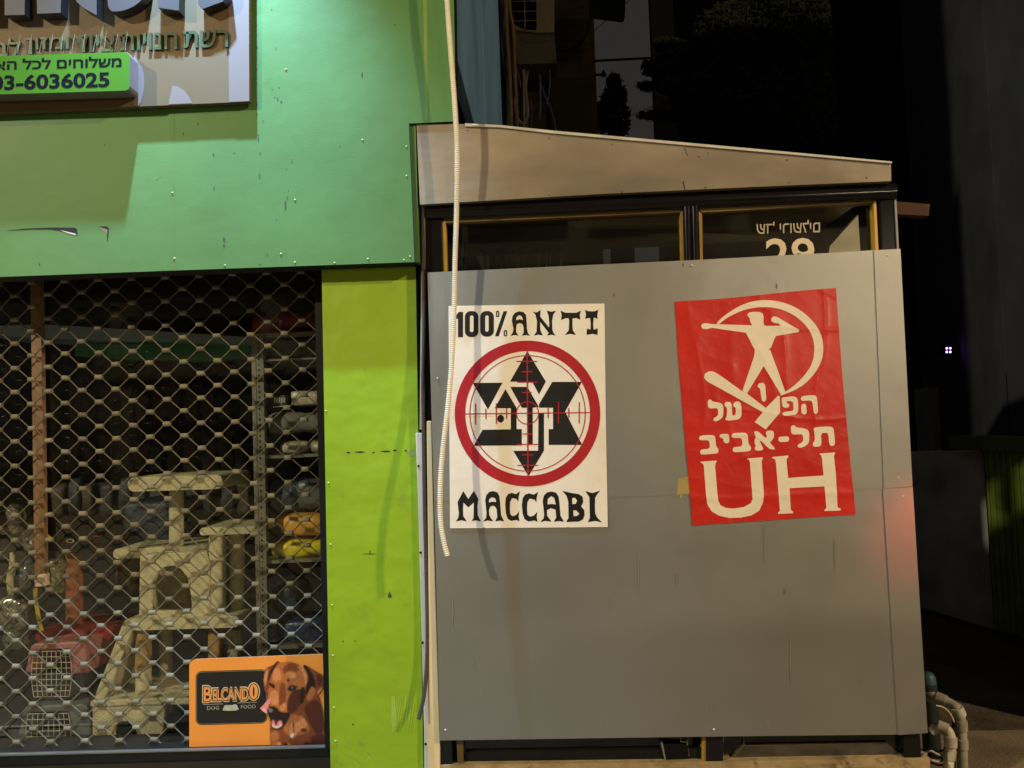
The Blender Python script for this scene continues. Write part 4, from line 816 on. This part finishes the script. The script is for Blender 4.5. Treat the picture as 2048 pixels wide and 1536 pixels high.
# hanging cellophane packs, far left
for i, (x, y, w, h, c, cn) in enumerate(((8, 1010, 26, 60, (0.2, 0.17, 0.12), 'brown'), (40, 1055, 24, 52, (0.16, 0.15, 0.13), 'grey'), (22, 1120, 34, 62, (0.09, 0.1, 0.12), 'slate'), (-14, 1190, 60, 76, (0.15, 0.14, 0.11), 'clear'), (-6, 1262, 50, 40, (0.12, 0.125, 0.1), 'olive'), (92, 1120, 30, 66, (0.14, 0.13, 0.07), 'mossy'))):
    bag('toy_pack', x, y, x + w, y + h, mat('cellophane_%s' % cn, c, 0.12, var=0.7, vscale=30, coat=0.8, bump2=0.02, b2scale=40), '%s cellophane toy pack hanging at the left of the window' % cn, 'toy pack', Y=0.34, D=0.06, power=3, rough=0.02, seed=i + 40, group='cellophane packs hanging behind the grille')
b = MB(); b.tube([P(24, 1105, 0.33), P(26, 1130, 0.33), P(20, 1160, 0.33), P(22, 1190, 0.33)], [0.008, 0.016, 0.016, 0.012], mat('rope_cream', (0.5, 0.45, 0.28), 0.8, bump=0.01, bscale=90), 10); tag(b.build('rope_toy'), 'cream twisted rope toy hanging among the cellophane packs', 'toy')
b = MB(); b.tube([P(70, 1176, 0.33), P(72, 1205, 0.33), P(78, 1240, 0.33), P(84, 1262, 0.33)], 0.010, mat('yellow_strap', (0.42, 0.30, 0.02), 0.5), 8, True, 0.25); tag(b.build('strap'), 'yellow strap hanging below the wooden post', 'strap')
b = MB(); b.poly([(88, 1078), (90, 1062), (102, 1076)], 0.32, mat('yellow_tag', (0.6, 0.45, 0.02), 0.5), back=0.325); tag(b.build('price_tag'), 'tiny yellow triangular tag right of the wooden post', 'tag')
b = MB(); c = P(108, 1178, 0.36); b.lathe(c, [(0, 0.018), (0.012, 0.013), (0.018, 0), (0.012, -0.013), (0, -0.018)], mat('red_rubber', (0.28, 0.01, 0.015), 0.4), 14); tag(b.build('ball'), 'small dark red ball hanging left of the brick red post', 'toy')
b = MB(); b.poly([(60, 545), (81, 545), (90, 1168), (69, 1172)], 0.225, WOOD, back=0.25); b.poly([(68.6, 1150), (90, 1148), (90.4, 1172), (69, 1174)], 0.222, mat('grey_pole_end', (0.45, 0.36, 0.27), 0.6), back=0.253)
tag(b.build('wooden_post', None, 0.002), 'flat wooden post standing upright behind the left of the grille', 'post')

# ------------------------------------------------------------------ across the street (seen only mirrored in the booth glass)
op = thing('apartment_house', 'pale apartment house with balconies across the street, mirrored in the booth glass', 'building', (0, -22, 0))
OPW = mat('pale_render', (0.22, 0.20, 0.16), 0.9, var=0.1); OPD = mat('dark_recess', (0.01, 0.01, 0.01), 0.9, spec=0.1)
b = MB(); b.box((-14, -26, 0), (16, -22.0, 16), OPD); b.build('wall', op)
for k in range(5):
    b = MB(); b.box((-14 + (k % 2) * 6, -22.0, 3.2 + k * 3), (16 - (k % 3) * 5, -20.4, 3.9 + k * 3), OPW); b.build('balcony', op)
for k in range(7):
    b = MB(); b.box((-14 + k * 5, -22.0, 0), (-13.4 + k * 5, -21.2, 16), OPW); b.build('pier', op)
# a saloon car added, unseen, behind the photographer: its roof throws the curved shadow low on the grey sheets
car = thing('added_car', 'dark saloon car added behind the photographer to throw a shadow', 'car', (2.6, -5.0, 0))
CARP = mat('dark_car_paint', (0.02, 0.022, 0.03), 0.25, coat=0.8); CARG = mat('car_glass', (0.01, 0.012, 0.014), 0.08); TYRE = mat('tyre_rubber', (0.02, 0.02, 0.02), 0.8)
def loft(b, prof, y0, y1, inset, m):           # side outline (x, z) drawn across the width, narrower at the top
    zm = max(z for x, z in prof); f = lambda z: inset * (z / zm) ** 2
    A = [Vector((x, y0 + f(z), z)) for x, z in prof]; B = [Vector((x, y1 - f(z), z)) for x, z in prof]
    tr = tessellate_polygon([[Vector((x, z, 0)) for x, z in prof]]); n = len(prof)
    b.add(A, [list(t) for t in tr], m); b.add(B, [list(t) for t in tr], m); b.add(A + B, [[i, (i + 1) % n, n + (i + 1) % n, n + i] for i in range(n)], m)
cx = 2.6
b = MB(); loft(b, [(cx - 2.2, 0.3), (cx - 2.2, 0.7), (cx - 2.05, 0.84), (cx - 1.15, 0.93), (cx + 1.45, 0.97), (cx + 2.2, 0.9), (cx + 2.25, 0.6), (cx + 2.2, 0.3)], -5.85, -4.15, 0.06, CARP); b.build('body', car, 0.03)
roof = chaikin([(cx - 1.2, 0.9), (cx - 0.55, 1.38), (cx - 0.1, 1.46), (cx + 0.5, 1.45), (cx + 0.95, 1.34), (cx + 1.5, 0.95)], 3)
b = MB(); loft(b, roof, -5.75, -4.25, 0.22, CARG); b.build('cabin', car)
for wx in (cx - 1.35, cx + 1.35):
    for wy in (-5.8, -4.36):
        b = MB(); b.lathe((wx, wy, 0.31), [(0, 0), (0.29, 0), (0.31, 0.03), (0.31, 0.17), (0.29, 0.2), (0, 0.2)], TYRE, 24, 'y'); w_ = b.build('wheel', car)
        b = MB(); b.lathe((wx, wy - 0.004, 0.31), [(0, 0), (0.18, 0), (0.19, 0.208), (0, 0.208)], GALV, 20, 'y'); b.build('rim', w_)
# ------------------------------------------------------------------ alley at the back, seen above and to the right of the booth
bb = thing('brown_building', 'dim brown apartment wall behind the teal cladding with pipes on it', 'building', P(1120, 300, 5.2))
b = MB(); a = P(985, 100, 5.2); c = P(1190, 100, 5.2); b.box((a.x - 1.0, 5.2, 0), (c.x, 9.0, 9), NIGHTB); b.build('wall', bb)
b = MB(); a = P(1098, 160, 5.1); c = P(1192, 160, 5.1); b.box((a.x, 5.08, P(1100, 160, 5.1).z - 4), (c.x, 5.19, P(1100, 158, 5.1).z), mat('olive_board', (0.035, 0.025, 0.008), 0.9)); b.build('lower_board', bb)
PIPE = mat('ochre_pipe', (0.45, 0.32, 0.14), 0.5, var=0.2)
for pts, r in (([(1010, -40), (1014, 60), (1020, 160), (1024, 290)], 4.2), ([(1018, -40), (1020, 20), (1027, 60), (1031, 160), (1036, 290)], 3.6)):
    b = MB(); b.tube(cr([P(x, y, 4.4) for x, y in pts], 6), r * S(4.4), PIPE, 10); tag(b.build('drain_pipe'), 'thin ochre pipe running up %s the air conditioner' % ('left of its neighbour beside' if r > 4 else 'bent close beside'), 'pipe', 'ochre pipes on the wall')
ac = thing('air_conditioner', 'cream outdoor air conditioning unit with grid guard on the brown wall', 'air conditioner', P(1060, 70, 4.7))
ACM = mat('cream_casing', (0.32, 0.26, 0.16), 0.5, var=0.15)
b = MB(); b.poly([(1024, -60), (1109, -60), (1109, 64), (1072, 65), (1030, 60)], 4.45, ACM, back=4.8); b.build('casing', ac, 0.01)
b = MB()
b.poly([(1026, -50), (1073, -50), (1073, 60), (1048, 58), (1026, 46)], 4.44, NIGHTV); b.build('coil_recess', ac)
b = MB(); gm_ = mat('guard_wire', (0.5, 0.4, 0.2), 0.5)
for y in (-17, 3, 23, 42): b.tube([P(1026, y, 4.43), P(1073, y - 1, 4.43)], 0.0035, gm_, 5)
for x in (1049,): b.tube([P(x, -60, 4.43), P(x + 1, 58, 4.43)], 0.006, gm_, 5)
b.build('grid_guard', ac)
b = MB(); b.poly([(1030, 66), (1108, 66), (1114, 126), (1035, 128)], 4.5, mat('bracket_grey', (0.16, 0.13, 0.09), 0.7), back=4.85)
b.poly([(1036, 78), (1100, 80), (1098, 83), (1050, 86)], 4.495, mat('bracket_pale', (0.13, 0.11, 0.08), 0.6), back=4.5); b.build('bracket_tray', ac)
b = MB(); b.tube(cr([P(x, y, 4.4) for x, y in ((1047, 140), (1050, 165), (1052, 190), (1056, 225), (1050, 246), (1042, 246), (1034, 232), (1030, 200))], 6), 3.2 * S(4.4), mat('grey_hose', (0.4, 0.36, 0.32), 0.5), 10); tag(b.build('drain_hose'), 'grey drain hose looping under the air conditioner', 'hose')
BLU = mat('blue_cable', (0.12, 0.18, 0.35), 0.5)
for i, pts in enumerate((((1080, 150), (1081, 200), (1080, 240)), ((1080, 165), (1092, 195), (1104, 225), (1114, 268)), ((1100, 140), (1099, 180), (1094, 210)), ((1062, 200), (1064, 230), (1062, 262)))):
    b = MB(); b.tube(cr([P(x, y, 4.4) for x, y in pts], 5), (2.2, 1.6, 1.6, 1.2)[i] * S(4.4), BLU, 6); tag(b.build('cable'), ('straight thick', 'long slanting', 'short curved', 'thin low')[i] + ' blue cable hanging below the air conditioner', 'cable', 'blue cables under the air conditioner')
random.seed(51)
for i in range(9):
    x = 996 + i * 7 + random.uniform(-3, 3); b = MB(); b.tube(cr([P(x, -30, 4.7), P(x + random.uniform(-8, 8), 90, 4.65), P(x + random.uniform(-10, 10), 180, 4.7), P(x + random.uniform(-6, 12), 290, 4.75)], 6), random.choice((1.2, 1.8, 2.4)) * S(4.7), random.choice((INC, PIPE, BLU, BLACK)), 6)
    tag(b.build('cable'), 'thin cable in the tangle running down the wall behind the ochre pipes', 'cable', 'tangled cables on the brown wall')
b = MB(); b.tube(cr([P(x, y, 4.3) for x, y in ((1118, 104), (1140, 100), (1162, 84), (1176, 60), (1182, 20), (1184, -50))], 6), 2.6 * S(4.3), BLACK, 8); tag(b.build('cable'), 'black cable sagging across the brown wall beside the air conditioner', 'cable')
b = MB(); b.poly([(1186, -60), (1253, -60), (1250, 34), (1246, 41), (1186, 33)], 4.2, BLACK, back=4.25); tag(b.build('awning_box', None, 0.01), 'black box jutting from the wall against the night sky', 'box')
lan = thing('wall_lantern', 'small dark wall lantern on an arm in front of the sky', 'lantern', P(1205, 150, 4.8))
b = MB(); b.tube([P(1186, 122, 4.8), P(1300, 116, 4.8)], 0.012, BLACK, 6); b.build('arm', lan)
b = MB(); b.lathe(P(1207, 150, 4.8), [(0.0, 0.06), (0.012, 0.04), (0.02, 0.02), (0.032, -0.005), (0.018, -0.015), (0.0, -0.02)], BLACK, 12); b.tube([P(1186, 150, 4.8), P(1206, 149, 4.8)], 0.012, BLACK, 6); b.build('lamp_head', lan)
b = MB(); b.tube([P(1187, 62, 6), P(1260, 0, 6)], 0.004, BLACK, 5); tag(b.build('overhead_wire'), 'thin wire slanting up across the patch of sky', 'wire')
b = MB(); b.tube(cr([P(1240, 240, 9), P(1350, 190, 9), P(1440, 110, 9), P(1550, -20, 9)], 6), 0.007, mat('faint_wire', (0.05, 0.055, 0.05), 0.6), 5); tag(b.build('overhead_wire'), 'faint wire slanting up in front of the dark tree', 'wire')
def leafy(name, label, blobs, Y, n, size, seed, trunk):
    random.seed(seed); t = thing(name, label, 'tree', P(trunk[0], 330, Y)); b = MB()
    for cx, cy, rx, ry, w in blobs:
        for i in range(int(n * w)):
            while True:
                u_, v_, q_ = (random.uniform(-1, 1) for _ in range(3))
                if u_ * u_ + v_ * v_ + q_ * q_ < 1: break
            c = P(cx + u_ * rx, cy + v_ * ry, Y + q_ * rx * S(Y)); s2 = size * random.uniform(0.6, 1.5)
            d1 = Vector((random.uniform(-1, 1), random.uniform(-1, 1), random.uniform(-1, 1))).normalized(); d2 = d1.orthogonal().normalized()
            b.add([c - d1 * s2, c + d2 * s2 * 0.5, c + d1 * s2, c - d2 * s2 * 0.5], [[0, 1, 2, 3]], LEAF)
    b.build('crown', t); b = MB(); g = P(trunk[0], 340, Y); b.tube([(g.x, Y, 0), (g.x + 0.1, Y, g.z), P(trunk[1], trunk[2], Y)], [0.28, 0.2, 0.08], BARK, 10)
    for cx, cy, rx, ry, w in blobs: b.tube([P(trunk[1], trunk[2], Y), P(cx, cy, Y)], [0.07, 0.02], BARK, 6)
    b.build('trunk', t)
leafy('broadleaf_tree', 'large black leafy tree silhouette rising behind the booth roof',
      [(1335, 88, 28, 10, .4), (1372, 108, 60, 26, 1.0), (1345, 130, 62, 10, .6), (1320, 144, 32, 9, .4), (1375, 165, 70, 30, 1.2), (1300, 172, 24, 7, .25), (1440, 200, 100, 70, 2.2), (1480, 70, 95, 70, 2.5), (1560, 200, 140, 110, 2.5), (1600, 30, 120, 110, 2), (1330, 232, 60, 10, .3)], 14, 2000, 0.085, 31, (1440, 1420, 220))
leafy('cypress_tree', 'slim dark cypress behind the lantern', [(1228, 165, 14, 16, .6), (1230, 195, 24, 26, 1), (1232, 240, 28, 40, 1), (1206, 230, 14, 40, .5)], 11, 700, 0.07, 33, (1230, 1230, 230))
tw = thing('tower_block', 'dim distant apartment block rising beyond the tree', 'building', P(1325, 300, 26))
b = MB(); a = P(1303, 60, 26); c = P(1349, 60, 26); d = P(1720, 60, 26); b.box((a.x, 26, 0), (c.x, 26.5, 22), mat('distant_render', (0.016, 0.013, 0.012), 0.95, spec=0.05)); b.box((c.x, 25.9, 0), (d.x, 26.4, 24), NIGHTV); b.build('wall', tw)
# right-hand building with dark windows, receding along the alley
rb = thing('dark_building', 'unlit grey building along the right side of the alley', 'building', P(1940, 1290, 3.0))
def side(b, xa, Ya, xb, Yb, m, za, zb2, th=0.2, y=700, proud=0.0):
    a = P(xa, y, Ya); c = P(xb, y, Yb); b.hexa([(a.x - proud, a.y, za), (c.x - proud, c.y, za), (c.x - proud, c.y, zb2), (a.x - proud, a.y, zb2), (a.x + th, a.y, za), (c.x + th, c.y, za), (c.x + th, c.y, zb2), (a.x + th, a.y, zb2)], m)
b = MB(); side(b, 2008, 2.6, 1840, 6.2, NIGHTW, 0, 9); side(b, 2330, 0.5, 2010, 2.6, NIGHTW, 0, 9, 0.4)
side(b, 1838, 6.3, 1700, 9.5, NIGHTV, 0, 9, 4); b.build('wall', rb)
for xa, Ya, xb, Yb, y0, y1 in ((1994, 2.9, 1900, 4.7, 40, 300), (1998, 2.8, 1955, 3.6, 430, 670), (2012, 2.6, 1975, 3.2, 745, 870)):
    b = MB(); side(b, xa, Ya, xb, Yb, NIGHTV, P(xa, y1, Ya).z, P(xa, y0, Ya).z, 0.05, 700, 0.012); b.build('window', rb)
b = MB(); side(b, 1872, 5.2, 1838, 6.0, mat('pale_door_panel', (0.3, 0.3, 0.31), 0.9), 0.6, P(1850, 775, 5.4).z, 0.04, 800, 0.05); b.build('shutter_leaf', rb)
cm = thing('security_camera', 'security camera with four tiny purple lights glowing in the dark alley', 'camera', P(1897, 700, 4.0))
LED = mat('violet_led', (0.55, 0.2, 1.0), 0.5, emit=9.0, var=0.0)
b = MB(); b.lathe(P(1897, 700, 4.0), [(0.0, 0.0), (0.03, 0.0), (0.03, 0.12), (0, 0.12)], BLACK, 14, 'y'); b.build('housing', cm)
for dx, dy in ((-3, -3), (3, -3), (-3, 3.4), (3, 3.4)):
    b = MB(); b.lathe(P(1897 + dx * 1.15, 700 + dy * 1.15, 3.995), [(0.0, -0.003), (0.0088, -0.002), (0.0092, 0.0)], LED, 10, 'y'); b.build('led', cm)
# low wall, gate, timber, pipes
b = MB(); a = P(1790, 905, 3.2); c = P(1966, 903, 2.4)
b.hexa([(a.x, a.y, 0), (c.x, c.y, 0), (c.x, c.y, c.z), (a.x, a.y, a.z), (a.x, a.y + .2, 0), (c.x, c.y + .2, 0), (c.x, c.y + .2, c.z), (a.x, a.y + .2, a.z)], LOWW); tag(b.build('low_wall'), 'low plastered wall closing the alley beside the green gate', 'wall')
gt = thing('green_gate', 'dull green corrugated metal cabinet at the right edge', 'cabinet', P(2020, 1300, 2.0))
b = MB(); a = P(1966, 900, 2.2); c = P(2110, 900, 1.7); zt_ = P(1990, 872, 2.1).z; n = 44
vs = []; 
for i in range(n + 1):
    f = i / n; x = a.x + (c.x - a.x) * f; y = a.y + (c.y - a.y) * f + 0.022 * (1 if (i // 2) % 2 else -1); vs += [(x, y, 0.06), (x, y, zt_ - 0.1)]
b.add(vs, [[2 * i, 2 * i + 2, 2 * i + 3, 2 * i + 1] for i in range(n)], GATEG); b.build('corrugated_front', gt)
b = MB(); b.hexa([(a.x - .02, a.y - .03, zt_ - .1), (c.x, c.y - .03, zt_ - .1), (c.x, c.y - .03, zt_), (a.x - .02, a.y - .03, zt_), (a.x - .02, a.y + .4, zt_ - .1), (c.x, c.y + .4, zt_ - .1), (c.x, c.y + .4, zt_), (a.x - .02, a.y + .4, zt_)], mat('green_lid', (0.10, 0.13, 0.03), 0.5)); b.build('lid', gt, 0.01)
b = MB(); b.poly([(1786, 402), (1860, 408), (1858, 432), (1788, 428)], 0.10, mat('rough_timber', (0.07, 0.03, 0.012), 0.8, var=0.3, vscale=20, stretch=(0.4, 2, 2)), back=0.15); tag(b.build('timber_stub', None, 0.002), 'rough timber stub sticking out past the right post of the booth', 'timber')
def pvc(name, pts, r, label, m=PVC, Y=0.25, collars=()):
    t = thing(name, label, 'pipe', P(pts[-1][0], 1560, Y), 'drain pipes beside the booth'); b = MB(); path = cr([P(p[0], p[1], p[2] if len(p) > 2 else Y) for p in pts], 6); b.tube(path, r * S(Y), m, 14); b.build('pipe', t)
    for f, m2 in collars:
        i = int(f * (len(path) - 2)); d = (path[i + 1] - path[i]).normalized(); b = MB(); b.tube([path[i] - d * 0.018, path[i] + d * 0.018], r * 1.22 * S(Y), m2, 14); b.build('collar', t)
pvc('drain_pipe', [(1856, 1395, .28), (1868, 1394, .26), (1885, 1400, .24), (1902, 1408, .22), (1914, 1418, .20), (1920, 1432, .2), (1922, 1450, .2), (1923, 1480, .2), (1925, 1530, .2), (1926, 1590, .2)], 9.5, 'grubby drain pipe with an elbow, the taller one beside the grey sheets', PVC, .2, ((.22, PVC), (.5, PVCW), (.68, PVC), (.82, PVC)))
pvc('drain_pipe', [(1862, 1462, .16), (1874, 1456, .15), (1886, 1456, .14), (1897, 1464, .13), (1901, 1480, .12), (1900, 1500, .12), (1897, 1530, .12), (1896, 1600, .12)], 9.5, 'pale drain pipe with an elbow, the lower one in front', PVCW, .12, ((.3, PVC), (.62, PVCW), (.8, PVC)))
pvc('drain_pipe', [(1846, 1505, .0), (1845, 1540, .0), (1845, 1600, .0)], 7.5, 'short cream pipe stub at the corner of the threshold', PVC, .0, ())
b = MB(); b.tube(cr([P(x, y, .14) for x, y in ((1872, 1411), (1885, 1414), (1896, 1422), (1904, 1434), (1908, 1444))], 5), 0.0028, CREAM, 6); tag(b.build('cable'), 'thin cream cable arching between the two drain pipes', 'cable')
b = MB(); b.tube([P(1907, 1440, .16), P(1908, 1500, .16), P(1909, 1600, .16)], 3.2 * S(.16), BLACK, 8); tag(b.build('black_pipe'), 'thin black pipe between the two drain pipes', 'pipe')
random.seed(9)
for i in range(5):
    b = MB(); y = 1500 + i * 7; b.tube(cr([P(1850, y, .1 + i * .02), P(1862, y - 3 + random.uniform(-3, 3), .1), P(1876, y + 2, .12), P(1890, y + random.uniform(-3, 5), .16)], 5), 0.004, INC if i % 2 else BLACK, 6); tag(b.build('cable'), 'loose %s cable lying low beside the pipes' % ('grey' if i % 2 else 'black'), 'cable', 'loose cables at the foot of the pipes')
b = MB(); c = P(1857, 1380, .5); b.lathe(c, [(0.0, 0.075), (0.02, 0.074), (0.03, 0.06), (0.034, 0.03)], mat('teal_cap', (0.03, 0.09, 0.10), 0.5), 18); b.lathe(c, [(0.034, 0.03), (0.036, 0.0), (0.036, -0.3)], mat('dark_teal_drum', (0.012, 0.02, 0.022), 0.5), 18)
tag(b.build('water_meter'), 'round teal capped water meter behind the drain pipes', 'meter')
